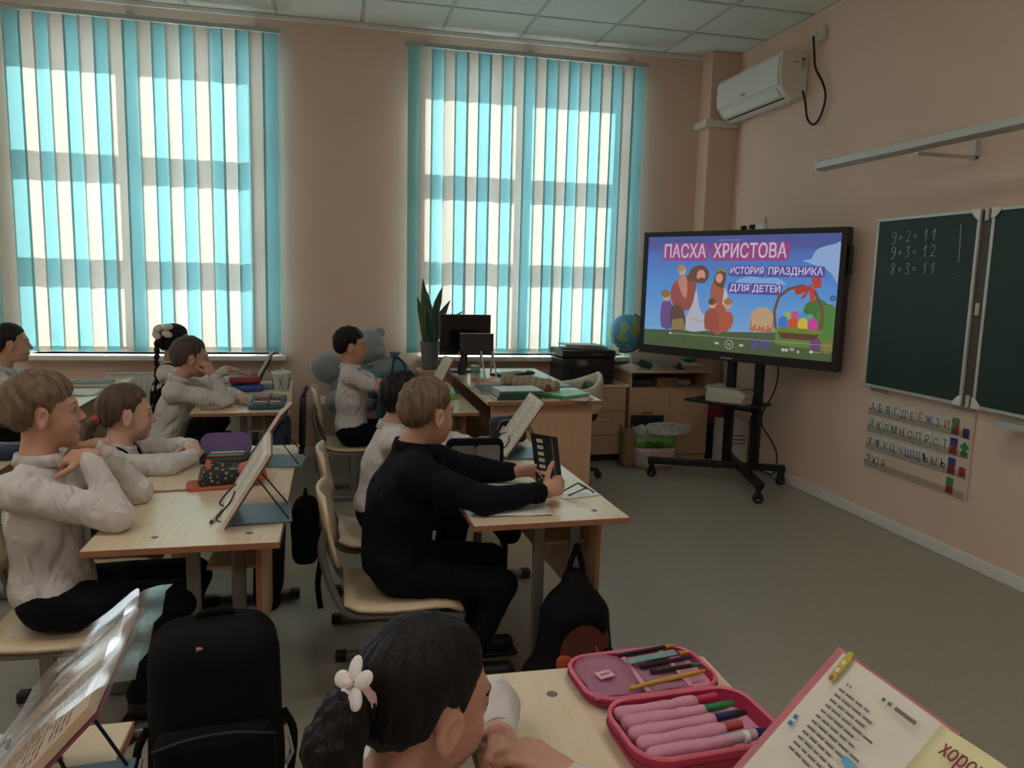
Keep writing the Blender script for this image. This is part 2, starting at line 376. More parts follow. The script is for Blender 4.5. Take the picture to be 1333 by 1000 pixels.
# ================================================================== soft shapes from distance fields
class SDF:
    """scalar field on a grid; soft-blended solids; meshed as one continuous surface"""
    def __init__(s, lo, hi, res):
        s.lo = np.array(lo, dtype=np.float32); s.res = res
        s.n = np.maximum(np.ceil((np.array(hi)-s.lo)/res).astype(int)+1, 4); s.bg = np.float32(.06)
        s.f = np.full(s.n, s.bg, dtype=np.float32)
    def sub(s, lo, hi, pad):
        a = np.clip(np.floor((np.array(lo)-pad-s.lo)/s.res).astype(int), 0, s.n-1); b = np.clip(np.ceil((np.array(hi)+pad-s.lo)/s.res).astype(int)+1, 1, s.n)
        if np.any(b <= a): return None, None
        ax = [s.lo[i]+s.res*np.arange(a[i], b[i], dtype=np.float32) for i in range(3)]
        return tuple(slice(a[i], b[i]) for i in range(3)), np.meshgrid(*ax, indexing='ij', sparse=True)
    def put(s, sl, d, k, op='add'):
        f = s.f[sl]
        if op == 'add':
            if k > 0:
                h = np.maximum(k-np.abs(f-d), 0)/k; s.f[sl] = np.minimum(f, d)-h*h*k*.25
            else: s.f[sl] = np.minimum(f, d)
        else:
            d = -d
            if k > 0:
                h = np.maximum(k-np.abs(f-d), 0)/k; s.f[sl] = np.maximum(f, d)+h*h*k*.25
            else: s.f[sl] = np.maximum(f, d)
    def cap(s, a, b, ra, rb=None, k=.015, op='add'):
        a = np.array(a, dtype=np.float32); b = np.array(b, dtype=np.float32); rb = ra if rb is None else rb; R_ = max(ra, rb)
        sl, g = s.sub(np.minimum(a, b)-R_, np.maximum(a, b)+R_, k+3*s.res)
        if sl is None: return s
        ab = b-a; L2 = max(float(ab.dot(ab)), 1e-9)
        t = np.clip(((g[0]-a[0])*ab[0]+(g[1]-a[1])*ab[1]+(g[2]-a[2])*ab[2])/L2, 0, 1)
        d = np.sqrt((g[0]-a[0]-t*ab[0])**2+(g[1]-a[1]-t*ab[1])**2+(g[2]-a[2]-t*ab[2])**2)-(ra+(rb-ra)*t)
        s.put(sl, d, k, op); return s
    def chain(s, pts, rs, k=.012):
        for i in range(len(pts)-1): s.cap(pts[i], pts[i+1], rs[i], rs[i+1], k)
        return s
    def ell(s, c, r, R3=None, k=.015, op='add'):
        c = np.array(c, dtype=np.float32); r = np.array(r, dtype=np.float32); m = float(r.max())
        sl, g = s.sub(c-m, c+m, k+3*s.res)
        if sl is None: return s
        x, y, z = g[0]-c[0], g[1]-c[1], g[2]-c[2]
        if R3 is not None:
            A = np.array(R3.transposed()); x, y, z = A[0, 0]*x+A[0, 1]*y+A[0, 2]*z, A[1, 0]*x+A[1, 1]*y+A[1, 2]*z, A[2, 0]*x+A[2, 1]*y+A[2, 2]*z
        k0 = np.sqrt((x/r[0])**2+(y/r[1])**2+(z/r[2])**2); k1 = np.sqrt((x/r[0]**2)**2+(y/r[1]**2)**2+(z/r[2]**2)**2)+1e-6
        s.put(sl, k0*(k0-1)/k1, k, op); return s
    def box(s, c, half, R3=None, rad=.01, k=.0, taper=0, op='add'):
        c = np.array(c, dtype=np.float32); m = float(np.linalg.norm(np.array(half)))*1.1; h = np.array(half, dtype=np.float32)-rad
        sl, g = s.sub(c-m, c+m, k+3*s.res)
        x, y, z = g[0]-c[0], g[1]-c[1], g[2]-c[2]
        if R3 is not None:
            A = np.array(R3.transposed()); x, y, z = A[0, 0]*x+A[0, 1]*y+A[0, 2]*z, A[1, 0]*x+A[1, 1]*y+A[1, 2]*z, A[2, 0]*x+A[2, 1]*y+A[2, 2]*z
        w = 1-taper*np.clip((z+half[2])/(2*half[2]), 0, 1)
        qx, qy, qz = np.abs(x)-h[0]*w, np.abs(y)-h[1]*w, np.abs(z)-h[2]
        d = np.sqrt(np.maximum(qx, 0)**2+np.maximum(qy, 0)**2+np.maximum(qz, 0)**2)+np.minimum(np.maximum(np.maximum(qx, qy), qz), 0)-rad
        s.put(sl, np.broadcast_to(d, s.f[sl].shape), k, op); return s
    def coords(s):
        ax = [s.lo[i]+s.res*np.arange(s.n[i], dtype=np.float32) for i in range(3)]; return np.meshgrid(*ax, indexing='ij', sparse=True)
    def clip(s, d, k=.004):
        """keep only where d < 0"""
        h = np.maximum(k-np.abs(s.f-d), 0)/k; s.f = np.minimum(np.maximum(s.f, d)+h*h*k*.25, s.bg); return s
    def wrinkle(s, amp, fr, seed=0, st=(1, 1, 1)):
        x, y, z = s.coords(); r = np.random.RandomState(seed); w = 0
        for k in range(4):
            a = r.normal(size=3); a /= np.linalg.norm(a); a = a*np.array(st); q = fr*(1+.7*k); ph = r.uniform(0, 6.3); b = r.normal(size=3); b /= np.linalg.norm(b)
            w = w+np.sin(q*(a[0]*x+a[1]*y+a[2]*z)+ph+1.5*np.sin(q*.6*(b[0]*x+b[1]*y+b[2]*z)+ph))/(1+.6*k)
        s.f = (s.f+amp*.5*w).astype(np.float32); return s
    def raw(s):
        f = np.clip(s.f, -s.bg, s.bg).astype(np.float32)
        f[0], f[-1], f[:, 0], f[:, -1], f[:, :, 0], f[:, :, -1] = (s.bg,)*6
        g = openvdb.FloatGrid(float(s.bg)); g.copyFromArray(np.ascontiguousarray(f)); 
        p, tr, qd = g.convertToPolygons(0.0, ADAPT)
        return p*s.res+s.lo, tr, qd
    def build(s, name, material, parent, smooth_it=2):
        p, tr, qd = s.raw(); return poly_obj(name, p, tr, qd, material, parent, smooth_it)
ADAPT = .06
def poly_obj(name, p, tr, qd, material, parent, smooth_it=0):
    nt, nq = len(tr), len(qd); m = bpy.data.meshes.new(name)
    m.vertices.add(len(p)); m.vertices.foreach_set('co', p.astype(np.float32).ravel())
    tr = tr[:, ::-1]; qd = qd[:, ::-1]
    idx = np.concatenate([tr.ravel(), qd.ravel()]).astype(np.int32); st = np.concatenate([np.arange(nt)*3, nt*3+np.arange(nq)*4]).astype(np.int32)
    m.loops.add(len(idx)); m.loops.foreach_set('vertex_index', idx); m.polygons.add(nt+nq); m.polygons.foreach_set('loop_start', st)
    m.polygons.foreach_set('use_smooth', np.ones(nt+nq, dtype=bool))
    m.update(calc_edges=True); m.validate()
    for q in (material if isinstance(material, (list, tuple)) else [material]): m.materials.append(q)
    o = bpy.data.objects.new(name, m); COL.objects.link(o)
    if parent is not None: o.parent = parent
    return o
# ================================================================== fixtures on the walls
m_black = mat('black_plastic', '17171a', rough=.45, var=.1)
m_blackm = mat('black_metal', '141417', rough=.4, var=.1, spec=.4)
m_alu = mat('pale_aluminium', 'c4c4bd', rough=.4, metal=.3, var=.03)
m_cable = mat('black_cable', '1b1a1a', rough=.55)
# air conditioner
t = thing('air_conditioner', 'white split air conditioner mounted high on the wall above the display', 'air conditioner', (XR, 5.42, 2.70))
prof = [(0, 0.02), (-.10, .0), (-.165, .03), (-.205, .085), (-.222, .17), (-.215, .29), (-.20, .318), (0, .32)]
Mx = Matrix(((1, 0, 0), (0, 0, 1), (0, 1, 0)))   # (u,v,w)->(x=u,y=w,z=v)
MB().prism(prof, .90, Mx, (0, -.45, 0)).build('body', m_white, t, bevel=.012, seg=3)
MB().prism([(-.224, .095), (-.231, .17), (-.224, .288), (-.219, .288), (-.221, .17), (-.214, .095)], .874, Mx, (0, -.437, 0)).build('front_panel', m_white, t, bevel=.003)
MB().box((-.142, 0, .019), (.012, .80, .006), rotm(0, .5, 0)).build('air_slot', m_black, t)
MB().box((-.19, 0, .052), (.062, .80, .006), rotm(0, .98, 0)).build('louvre', m_white, t, bevel=.002)
MB().box((-.232, .02, .125), (.003, .055, .012)).build('badge', mat('grey_badge', '85878a', rough=.4, metal=.5), t)
MB().box((-.10, -.451, .25), (.05, .003, .004)).build('side_slot', m_black, t)
s = MB().box((-.045, -.4515, .245), (.03, .003, .075)).build('rating_sticker', mat('sticker_paper', 'b9b5a9', rough=.6), t)
MB().box((-.045, -.4535, .272), (.03, .001, .012)).build('sticker_print', mat('sticker_dark', '4a4444', rough=.6), s)
t = thing('wall_socket', 'white power socket high on the wall beside the air conditioner', 'socket', (XR-.002, 4.83, 3.10))
MB().box((-.02, 0, 0), (.04, .085, .085)).build('socket_box', m_white, t, bevel=.006)
MB().cyl((-.04, 0, -.005), (-.07, 0, -.012), .02, .014).build('plug', m_white, t, bevel=.002)
pts = smooth_path([(3.125, 4.83, 3.085), (3.15, 4.845, 2.99), (3.16, 4.83, 2.88), (3.165, 4.74, 2.76), (3.165, 4.70, 2.66), (3.165, 4.74, 2.55), (3.165, 4.81, 2.51), (3.16, 4.88, 2.56), (3.155, 4.915, 2.68), (3.15, 4.945, 2.755)], 8)
tag(MB().tube(pts, .008, 8).build('power_cable', m_cable), 'black power cable looping down from the high socket to the air conditioner', 'cable')
t = thing('cable_duct', 'white plastic cable duct running round the wall column to the air conditioner', 'cable duct')
MB().b(2.905, 2.95, 5.875, 6.10, 2.675, 2.725).build('duct_side', m_white, t, bevel=.004)
MB().b(2.95, 3.2, 5.875, 5.92, 2.675, 2.725).build('duct_front', m_white, t, bevel=.004)
MB().b(2.895, 2.96, 5.865, 5.93, 2.67, 2.73).build('corner_cap', m_white, t, bevel=.004)
# lamp bar over the chalkboard
t = thing('board_lamp', 'long slim white lamp bar on wall brackets above the chalkboard', 'lamp', (2.84, 0, 2.14))
MB().prism([(-.035, -.02), (.035, -.03), (.045, .012), (.02, .028), (-.03, .02)], 2.35, Mx, (0, 1.85, 0)).build('lamp_body', m_alu, t, bevel=.003)
MB().b(-.036, .046, 4.2, 4.215, -.032, .03).build('end_cap', m_white, t)
for yy in (3.42, 2.3):
    mb = MB(); mb.b(.0, .36, yy-.012, yy+.012, -.052, -.036); mb.b(.335, .36, yy-.012, yy+.012, -.052, .04); mb.build('wall_bracket', m_alu, t, bevel=.002)
# sockets behind the display
for i, yy in enumerate((5.66, 5.53)):
    t = thing('wall_socket', ['white wall socket with a black plug, nearer the column behind the display', 'white wall socket with a black plug, further from the column behind the display'][i], 'socket', (XR, yy, 1.85), group='sockets behind the display')
    MB().b(-.012, 0, -.042, .042, -.042, .042).build('socket_plate', m_white, t, bevel=.004)
    MB().cyl((-.012, 0, .02), (-.05, 0, .02), .021, .016).build('plug', m_black, t, bevel=.003)
t = thing('wall_outlet_box', 'white outlet box with an upright pin above the display', 'outlet', (XR, 5.41, 1.85))
MB().b(-.03, 0, -.05, .05, -.04, .04).build('outlet_body', m_white, t, bevel=.004)
MB().cyl((-.015, -.045, .04), (-.015, -.045, .085), .0035).build('pin', m_black, t)
# ------------------------------------------------------------------ chalkboard with wings
m_green = mat('chalkboard_green', '1f352f', rough=.55, var=.10, scale=5, spec=.4)
m_chalk = mat('chalk', 'b6bab4', rough=.95, var=.3, scale=300)
t = thing('chalkboard', 'dark green chalkboard with pale frame and chalk sums', 'chalkboard', (3.165, 0, 1.33))
MB().box((.02, 1.6, 0), (.03, 2.3, .9)).build('wall_mount', m_alu, t)
for (y0, y1) in ((3.302, 4.062), (1.75, 3.232)):
    p = MB().b(-.012, .0, y0+.012, y1-.012, -.49, .49).build('panel', m_green, t)
    mb = MB()
    mb.b(-.017, .003, y0, y1, .482, .50); mb.b(-.017, .003, y0, y1, -.50, -.482); mb.b(-.017, .003, y0, y0+.018, -.482, .482); mb.b(-.017, .003, y1-.018, y1, -.482, .482)
    mb.build('panel_frame', m_alu, p, bevel=.003)
    for yy, sy in ((y0, 1), (y1, -1)):
        if yy > 4: continue
        for sz in (-1, 1):
            z = sz*.5; q = [(yy-.001*sy, z), (yy+.055*sy, z), (yy+.05*sy, z-sz*.022), (yy+.022*sy, z-sz*.05), (yy-.001*sy, z-sz*.055)]
            MB().prism(q, .006, Matrix(((0, 0, 1), (1, 0, 0), (0, 1, 0))), (-.022, 0, 0)).build('corner_piece', m_white, p, bevel=.002)
for z in (-.47, 0, .47): MB().cyl((-.008, 3.267, z-.03), (-.008, 3.267, z+.03), .012).build('hinge', m_alu, t)
MB().b(-.004, .004, 3.232, 3.302, -.49, .49).build('hinge_strip', mat('hinge_brown', '4a4038', rough=.5), t)
MB().b(-.11, 0, 2.2, 3.0, -.545, -.515).build('chalk_tray', m_alu, t, bevel=.003)
def stroke(mb, pts, o, s, r=.0022):
    """chalk line in the board plane; +u runs to the reader's right (-y)"""
    P = [(-.0135, o[0]-p[0]*s, o[1]+p[1]*s) for p in pts]; mb.tube(smooth_path(P, 4) if len(P) > 2 else P, r, 5)
GL = {'9': [[(.55, .75), (.3, 1), (.05, .8), (.15, .5), (.45, .55), (.58, .8), (.5, .3), (.35, -.05), (.05, -.1)]],
      '8': [[(.5, .85), (.25, 1), (.08, .75), (.4, .4), (.4, .1), (.2, 0), (.05, .2), (.45, .6), (.5, .85)]],
      '2': [[(.05, .8), (.25, 1), (.48, .8), (.35, .4), (.0, .02), (.2, .1), (.55, .0)]],
      '3': [[(.08, .85), (.3, 1), (.48, .8), (.22, .55), (.46, .35), (.35, .05), (.02, .05)]],
      '1': [[(.05, .62), (.38, 1)], [(.38, 1), (.28, 0)]], '+': [[(.0, .4), (.5, .45)], [(.27, .68), (.22, .15)]],
      '=': [[(0, .55), (.42, .58)], [(0, .35), (.42, .38)]]}
for y0, z0, txt in ((3.93, .355, '9+2=11'), (3.925, .27, '9+3=12'), (3.915, .175, '8+3=11')):
    mb = MB(); u = 0
    for ch in txt:
        for st in GL[ch]: stroke(mb, st, (y0-u, z0), .062)
        u += .058 if ch != '=' else .075
    mb.build('chalk_sum', m_chalk, t)
mb = MB(); stroke(mb, [(0, 0), (.02, -.6), (.06, -1.2), (.1, -1.6), (.14, -3)], (3.425, .43), .064, .0018); stroke(mb, [(0, 0), (.06, .05)], (3.44, .175), .06); mb.build('chalk_line', m_chalk, t)
# ------------------------------------------------------------------ alphabet pocket chart
m_clear = glassy('clear_pocket_film', (.93, .93, .92), .05, .25)
m_card = mat('white_card', 'cfcdc8', rough=.6, var=.02)
LC = {'r': mat('letter_red', 'b3343f', rough=.6), 'g': mat('letter_green', '2f7d56', rough=.6), 'k': mat('letter_black', '22242c', rough=.6), 'b': mat('letter_blue', '2c3a86', rough=.6), 'p': mat('letter_violet', '4b3a8c', rough=.6)}
t = thing('alphabet_chart', 'clear pocket chart of Cyrillic letter cards hanging under the chalkboard', 'chart', (XR-.004, 0, 0))
MB().b(-.003, 0, 3.245, 4.045, .335, .80).build('backing_sheet', mat('chart_backing', 'd3bfae', rough=.35, var=.02), t)
rows = [('АБВГДЕЁЖЗИ', 'rkkggrrbgr', .71), ('ЙКЛМНОПРСТ', 'gkgkkrgggg', .603), ('УФХЦЧШЩЪЫЬ', 'kggkgpgkrk', .496), ('ЭЮЯ', 'krr', .389)]
FM = Matrix(((0, 0, -1), (-1, 0, 0), (0, 1, 0)))       # letter plane: right = -y, up = z, out = -x
card_me = None
for txt, cols, z in rows:
    for i, ch in enumerate(txt):
        y = 4.005-.0648*i; zz = z-.002*(i % 3)
        if card_me is None:
            c = MB().b(-.0065, -.004, -.0285, .0285, -.046, .046).build('letter_card', m_card, t); card_me = c.data
        else:
            c = bpy.data.objects.new('letter_card', card_me); COL.objects.link(c); c.parent = t
        c.location = (0, y, zz)
        text_mesh('letter', ch, .066, LC[cols[i]], c, mat4(FM, (-.0072, 0, -.024)), align='CENTER', bold=.0, xscale=.86)
    MB().b(-.0095, -.0085, 3.26, 4.04, z-.05, z-.012).build('pocket_strip', m_clear, t)
def ccard(y, z, w, h, polys):
    c = MB().b(-.0065, -.004, y-w/2, y+w/2, z-h/2, z+h/2).build('colour_card', m_card, t)
    for name, cl, pl in polys:
        MB().prism([(y+a*w/2, z+b*h/2) for a, b in pl], .0006, Matrix(((0, 0, -1), (1, 0, 0), (0, 1, 0))), (-.0066, 0, 0)).build(name, cl, c)
R_, G_, B_ = mat('card_red', 'a32f37', rough=.6), mat('card_green', '2f8a4a', rough=.6), mat('card_blue', '3b3383', rough=.6)
a = .94; full = [(-a, -a), (a, -a), (a, a), (-a, a)]
ccard(3.362, .71, .052, .094, [('green_half', G_, [(a, -a), (a, a), (-a, a)]), ('red_half', R_, [(a, -a), (-a, a), (-a, -a)])])
ccard(3.362, .603, .052, .094, [('blue_half', B_, [(-a, 0.1), (a, .1), (a, a), (-a, a)]), ('red_half', R_, [(-a, -a), (a, -a), (a, .1), (-a, .1)])])
ccard(3.362, .496, .052, .094, [('blue_half', B_, [(-a, 0), (a, 0), (a, a), (-a, a)]), ('red_half', R_, [(-a, -a), (a, -a), (a, 0), (-a, 0)])])
ccard(3.362, .389, .052, .094, [('green_half', G_, [(-a, 0), (a, 0), (a, a), (-a, a)]), ('red_half', R_, [(-a, -a), (a, -a), (a, 0), (-a, 0)])])
ccard(3.29, .685, .044, .055, [('blue_square', B_, full)])
ccard(3.29, .575, .044, .03, [('green_square', G_, full)])
ccard(3.29, .613, .066, .056, [('green_rhomb', G_, [(0, -1), (1, 0), (0, 1), (-1, 0)])])
ccard(3.29, .48, .044, .055, [('red_square', R_, full)])
MB().b(-.006, -.001, 3.89, 4.045, .80, .838).build('hanger_tab', m_clear, t); MB().b(-.006, -.001, 3.25, 3.40, .80, .83).build('hanger_tab', m_clear, t)
# ================================================================== interactive display on a trolley
TVX, TVY, TVZ, TVR, TVW = 2.713, 4.908, 1.341, -1.0225, 1.53
t = thing('interactive_display', 'large black interactive display on a wheeled stand showing a holiday cartoon', 'display', (TVX, TVY, 0), TVR)
TVH = .905; z0 = TVZ-TVH/2; z1 = TVZ+TVH/2
mb = MB(); bw = .036; bb = .062
mb.b(-TVW/2, TVW/2, -.035, .045, z1-bw, z1); mb.b(-TVW/2, TVW/2, -.035, .045, z0, z0+bb); mb.b(-TVW/2, -TVW/2+bw, -.035, .045, z0+bb, z1-bw); mb.b(TVW/2-bw, TVW/2, -.035, .045, z0+bb, z1-bw)
mb.build('bezel', m_black, t, bevel=.005)
MB().b(-TVW/2+.03, TVW/2-.03, -.02, .06, z0+.03, z1-.03).build('back_case', m_black, t, bevel=.01)
MB().b(TVW/2, TVW/2+.022, -.005, .03, TVZ+.16, TVZ+.34).build('side_handle', m_black, t, bevel=.008)
MB().b(-.055, .03, -.037, -.034, z0+.014, z0+.024).build('maker_badge', mat('badge_silver', '9a9a9c', rough=.4, metal=.4), t)
SW, SH = TVW-2*bw, TVH-bw-bb; SX0, SZ0 = -SW/2, z0+bb
EM = .42
def scr(name, h, k=1.0, var=.0):
    """screen pixels: a glowing colour under a slightly glossy sheet"""
    c = [x*k for x in rgb(h)]; m = bpy.data.materials.new('screen_'+name); m.use_nodes = True; b = m.node_tree.nodes['Principled BSDF']
    b.inputs['Base Color'].default_value = (.07, .07, .075, 1); b.inputs['Roughness'].default_value = .35
    b.inputs['Emission Color'].default_value = (*c, 1); b.inputs['Emission Strength'].default_value = EM
    if var:
        N = m.node_tree.nodes; L = m.node_tree.links; tc = N.new('ShaderNodeTexCoord'); nz = N.new('ShaderNodeTexNoise'); nz.inputs['Scale'].default_value = 9; L.new(tc.outputs['Object'], nz.inputs[0])
        mr = N.new('ShaderNodeMapRange'); mr.inputs[3].default_value = 1-var; mr.inputs[4].default_value = 1+var; L.new(nz.outputs[0], mr.inputs[0])
        vm = N.new('ShaderNodeVectorMath'); vm.operation = 'SCALE'; vm.inputs[0].default_value = c; L.new(mr.outputs[0], vm.inputs['Scale']); L.new(vm.outputs[0], b.inputs['Emission Color'])
    return m
m_sky = bpy.data.materials.new('screen_sky'); m_sky.use_nodes = True
N = m_sky.node_tree.nodes; L = m_sky.node_tree.links; b = N['Principled BSDF']; b.inputs['Base Color'].default_value = (.07, .07, .075, 1); b.inputs['Roughness'].default_value = .35; b.inputs['Emission Strength'].default_value = EM
tc = N.new('ShaderNodeTexCoord'); sp = N.new('ShaderNodeSeparateXYZ'); mr = N.new('ShaderNodeMapRange'); cr = N.new('ShaderNodeValToRGB')
L.new(tc.outputs['Object'], sp.inputs[0]); mr.inputs[1].default_value = SZ0; mr.inputs[2].default_value = SZ0+SH; L.new(sp.outputs[2], mr.inputs[0]); L.new(mr.outputs[0], cr.inputs[0]); L.new(cr.outputs[0], b.inputs['Emission Color'])
e = cr.color_ramp.elements; e[0].position = .15; e[0].color = (*rgb('78aede'), 1); e[1].position = .86; e[1].color = (*rgb('4a6fbf'), 1)
e2 = cr.color_ramp.elements.new(.55); e2.color = (*rgb('4f93dc'), 1); e3 = cr.color_ramp.elements.new(.9); e3.color = (*rgb('4a56a0'), 1)
screen = MB().b(SX0, SX0+SW, -.026, -.021, SZ0, SZ0+SH).build('screen', m_sky, t)
LAY = [0]
def spoly(name, h, pts, k=1.0, var=0.0, smooth=0):
    LAY[0] += 1; y = -.0262-LAY[0]*.00006
    P = [(SX0+u*SW, SZ0+v*SH) for u, v in pts]
    P = [(p[0], p[1]) for p in P if True]
    if smooth: P = [(q.x, q.y) for q in smooth_path([(p[0], p[1], 0) for p in P], smooth, True)]
    P = [(min(max(x, SX0), SX0+SW), min(max(z, SZ0), SZ0+SH)) for x, z in P]
    return MB().prism(P, .00005, Matrix(((1, 0, 0), (0, 0, -1), (0, 1, 0))), (0, y, 0)).build(name, scr(name, h, k, var), screen)
def sell(name, h, u, v, ru, rv, k=1.0, a0=0, a1=360, n=22, var=0): return spoly(name, h, [(u+ru*math.cos(math.radians(a0+(a1-a0)*i/n)), v+rv*math.sin(math.radians(a0+(a1-a0)*i/n))) for i in range(n)], k, var)
def sline(name, h, pts, w):
    L_ = []; R2 = []
    P = [Vector((p[0]*SW, p[1]*SH)) for p in pts]
    for i, p in enumerate(P):
        d = (P[min(i+1, len(P)-1)]-P[max(i-1, 0)]).normalized(); n = Vector((-d.y, d.x))*w*SW/2
        L_.append(((p+n).x/SW, (p+n).y/SH)); R2.append(((p-n).x/SW, (p-n).y/SH))
    return spoly(name, h, L_+R2[::-1])
spoly('cloud', '93b4e2', [(.834, .79), (.87, .80), (.892, .87), (.93, .90), (.97, .915), (1, .912), (1, .62), (.96, .70), (.90, .745)], smooth=4)
spoly('cloud', '7fb1e2', [(.512, .60), (.58, .655), (.65, .64), (.72, .645), (.76, .59), (.64, .57)], smooth=4)
spoly('meadow', '5a7244', [(0, 0), (1, 0), (1, .19), (.73, .20), (.55, .18), (0, .145)], .6, .3)
spoly('meadow', '6f8d3f', [(.73, .10), (1, .08), (1, .20), (.73, .21)], .8, .3)
sell('bush', '3f7a34', .914, .386, .06, .10, .9, var=.35); sell('bush', '4b8a3a', .966, .31, .055, .14, .9, var=.35)
# robed man and children
spoly('red_robe', '9a4a46', [(.162, .57), (.206, .63), (.264, .66), (.30, .56), (.27, .356), (.19, .36), (.15, .46)], smooth=3)
spoly('white_robe', 'b9bcd2', [(.286, .42), (.30, .54), (.325, .36), (.36, .29), (.36, .17), (.235, .165), (.253, .28)], smooth=2)
spoly('brown_hair', '6b4033', [(.244, .62), (.27, .72), (.328, .745), (.364, .69), (.36, .62), (.33, .585), (.29, .60), (.262, .60)], smooth=3)
sell('face', 'd09a86', .322, .655, .024, .05); sell('beard', '6e4436', .325, .615, .018, .022)
spoly('child_on_back', 'c58678', [(.191, .60), (.225, .66), (.245, .60), (.247, .46), (.225, .47)], smooth=2); sell('child_head', 'd0a58f', .212, .70, .022, .045)
sell('child_hair', 'b08a5c', .205, .72, .022, .03)
spoly('violet_child', '6a4a8c', [(.099, .39), (.135, .42), (.16, .39), (.176, .18), (.103, .18)], smooth=2); sell('child_head', 'c9a07f', .128, .46, .024, .045); sell('child_hair', '8d6d3c', .12, .485, .028, .035)
spoly('brown_child', '5d4436', [(.155, .36), (.20, .385), (.235, .34), (.25, .17), (.165, .165)], smooth=2)
spoly('skirt', '8f7a4a', [(.17, .25), (.23, .27), (.255, .165), (.165, .16)])
spoly('woman_gown', 'a75a45', [(.384, .58), (.425, .62), (.452, .575), (.467, .41), (.46, .174), (.40, .17), (.383, .407)], smooth=2)
spoly('woman_hair', '6a4029', [(.395, .60), (.41, .69), (.435, .72), (.46, .68), (.455, .585), (.44, .55)], smooth=3); sell('face', 'd2a088', .424, .635, .019, .042); sline('flower_crown', '8c8a3c', [(.402, .685), (.43, .715), (.458, .69)], .012)
spoly('white_sleeve', 'c9c2cc', [(.455, .56), (.475, .50), (.468, .38), (.448, .42)])
spoly('red_child', 'a04a42', [(.358, .33), (.39, .37), (.423, .35), (.44, .185), (.362, .185)], smooth=2); sell('child_head', 'd1a188', .397, .41, .021, .04); sell('child_hair', '6d452f', .393, .43, .022, .03)
spoly('kneeling_child', 'b3563e', [(.447, .335), (.502, .34), (.513, .25), (.485, .18), (.45, .19)], smooth=2); sell('child_head', 'd1a188', .478, .41, .021, .04); sell('child_hair', 'a3763a', .48, .435, .024, .028)
spoly('open_book', 'bfae9e', [(.26, .26), (.33, .235), (.345, .255), (.275, .285)])
# cake, basket and eggs
spoly('cake_base', 'c06a32', [(.602, .20), (.602, .32), (.715, .32), (.715, .20)], smooth=0); sell('cake_icing', 'c3a27c', .659, .32, .058, .08)
for k in range(5): sell('icing_drip', 'c8a985', .615+.022*k, .265-.015*(k % 2), .007, .035)
sline('basket_handle', '6e4a30', [(.729, .238), (.718, .377), (.734, .49), (.78, .56), (.843, .588), (.899, .548), (.935, .428), (.944, .321), (.933, .226)], .014)
spoly('basket_bowl', '5c3424', [(.735, .225), (.945, .225), (.915, .155), (.76, .155)])
for (u, v, c, ru, rv) in [(.782, .339, 'a4b451', .018, .035), (.818, .348, 'c44f8c', .02, .038), (.852, .343, '4f8fcb', .018, .035), (.887, .334, '53a58f', .018, .033), (.764, .285, '3d78cc', .025, .055), (.813, .279, 'd0512f', .025, .055), (.858, .278, 'd5bd3c', .025, .055), (.902, .278, 'c93f9d', .024, .055)]: sell('painted_egg', c, u, v, ru, rv)
spoly('basket_grass', '6d8c34', [(.72, .235), (.78, .25), (.86, .245), (.955, .24), (.95, .205), (.73, .205)], .9, .4)
spoly('bow_loop', 'c23b2c', [(.892, .60), (.879, .645), (.922, .655), (.925, .58), (.895, .57)], smooth=2); spoly('bow_loop', 'b33527', [(.892, .60), (.86, .585), (.808, .57), (.82, .51), (.87, .56)], smooth=2)
spoly('bow_tail', 'b33527', [(.885, .58), (.855, .49), (.835, .475), (.865, .56)]); spoly('bow_tail', 'c23b2c', [(.895, .58), (.905, .47), (.885, .455), (.875, .56)])
sell('painted_egg', '6c3a78', .922, .125, .025, .05); sell('painted_egg', '7d7a34', .973, .11, .028, .05); sell('painted_egg', '4f4a86', .685, .094, .022, .045); sell('painted_egg', '574a80', .63, .085, .022, .045)
# lettering
def plaque(name, h, u0, u1, v0, v1, r=.015):
    w = (u1-u0)*SW; hh = (v1-v0)*SH
    return spoly(name, h, [(u0+(x+w/2)/SW, v0+(y+hh/2)/SH) for x, y in rrect(w, hh, min(w, hh)*.22)])
def sword(name, body, h, u, v, size, width, bold=.0):
    LAY[0] += 1
    q = text_mesh(name, body, size, scr(name, h), screen, Matrix.Identity(4), extrude=.00003, bold=bold)
    xs = [w.co.x for w in q.data.vertices]; f = width*SW/(max(xs)-min(xs)); x0 = min(xs)
    q.data.transform(Matrix.Translation((-x0, 0, 0))); q.data.transform(Matrix.Diagonal((f, 1, 1, 1)))
    q.data.transform(mat4(Matrix(((1, 0, 0), (0, 0, -1), (0, 1, 0))), (SX0+u*SW, -.0264-LAY[0]*.00006, SZ0+v*SH))); return q
plaque('title_plaque', '9c3f86', .092, .356, .785, .94); plaque('title_plaque', '9c3f86', .370, .772, .785, .94)
sword('title_word', 'ПАСХА', 'd3cbe0', .104, .812, .133, .24, .0015); sword('title_word', 'ХРИСТОВА', 'd3cbe0', .384, .812, .133, .374, .0015)
plaque('subtitle_plaque', '54459f', .474, .66, .655, .742); plaque('subtitle_plaque', '54459f', .668, .94, .655, .742); plaque('subtitle_plaque', '54459f', .476, .592, .505, .598); plaque('subtitle_plaque', '54459f', .594, .748, .505, .598)
sword('subtitle_word', 'ИСТОРИЯ', 'd6d2ea', .482, .674, .066, .17, .001); sword('subtitle_word', 'ПРАЗДНИКА', 'd6d2ea', .676, .674, .066, .255, .001)
sword('subtitle_word', 'ДЛЯ', 'd6d2ea', .484, .53, .062, .10, .001); sword('subtitle_word', 'ДЕТЕЙ', 'd6d2ea', .602, .53, .062, .138, .001)
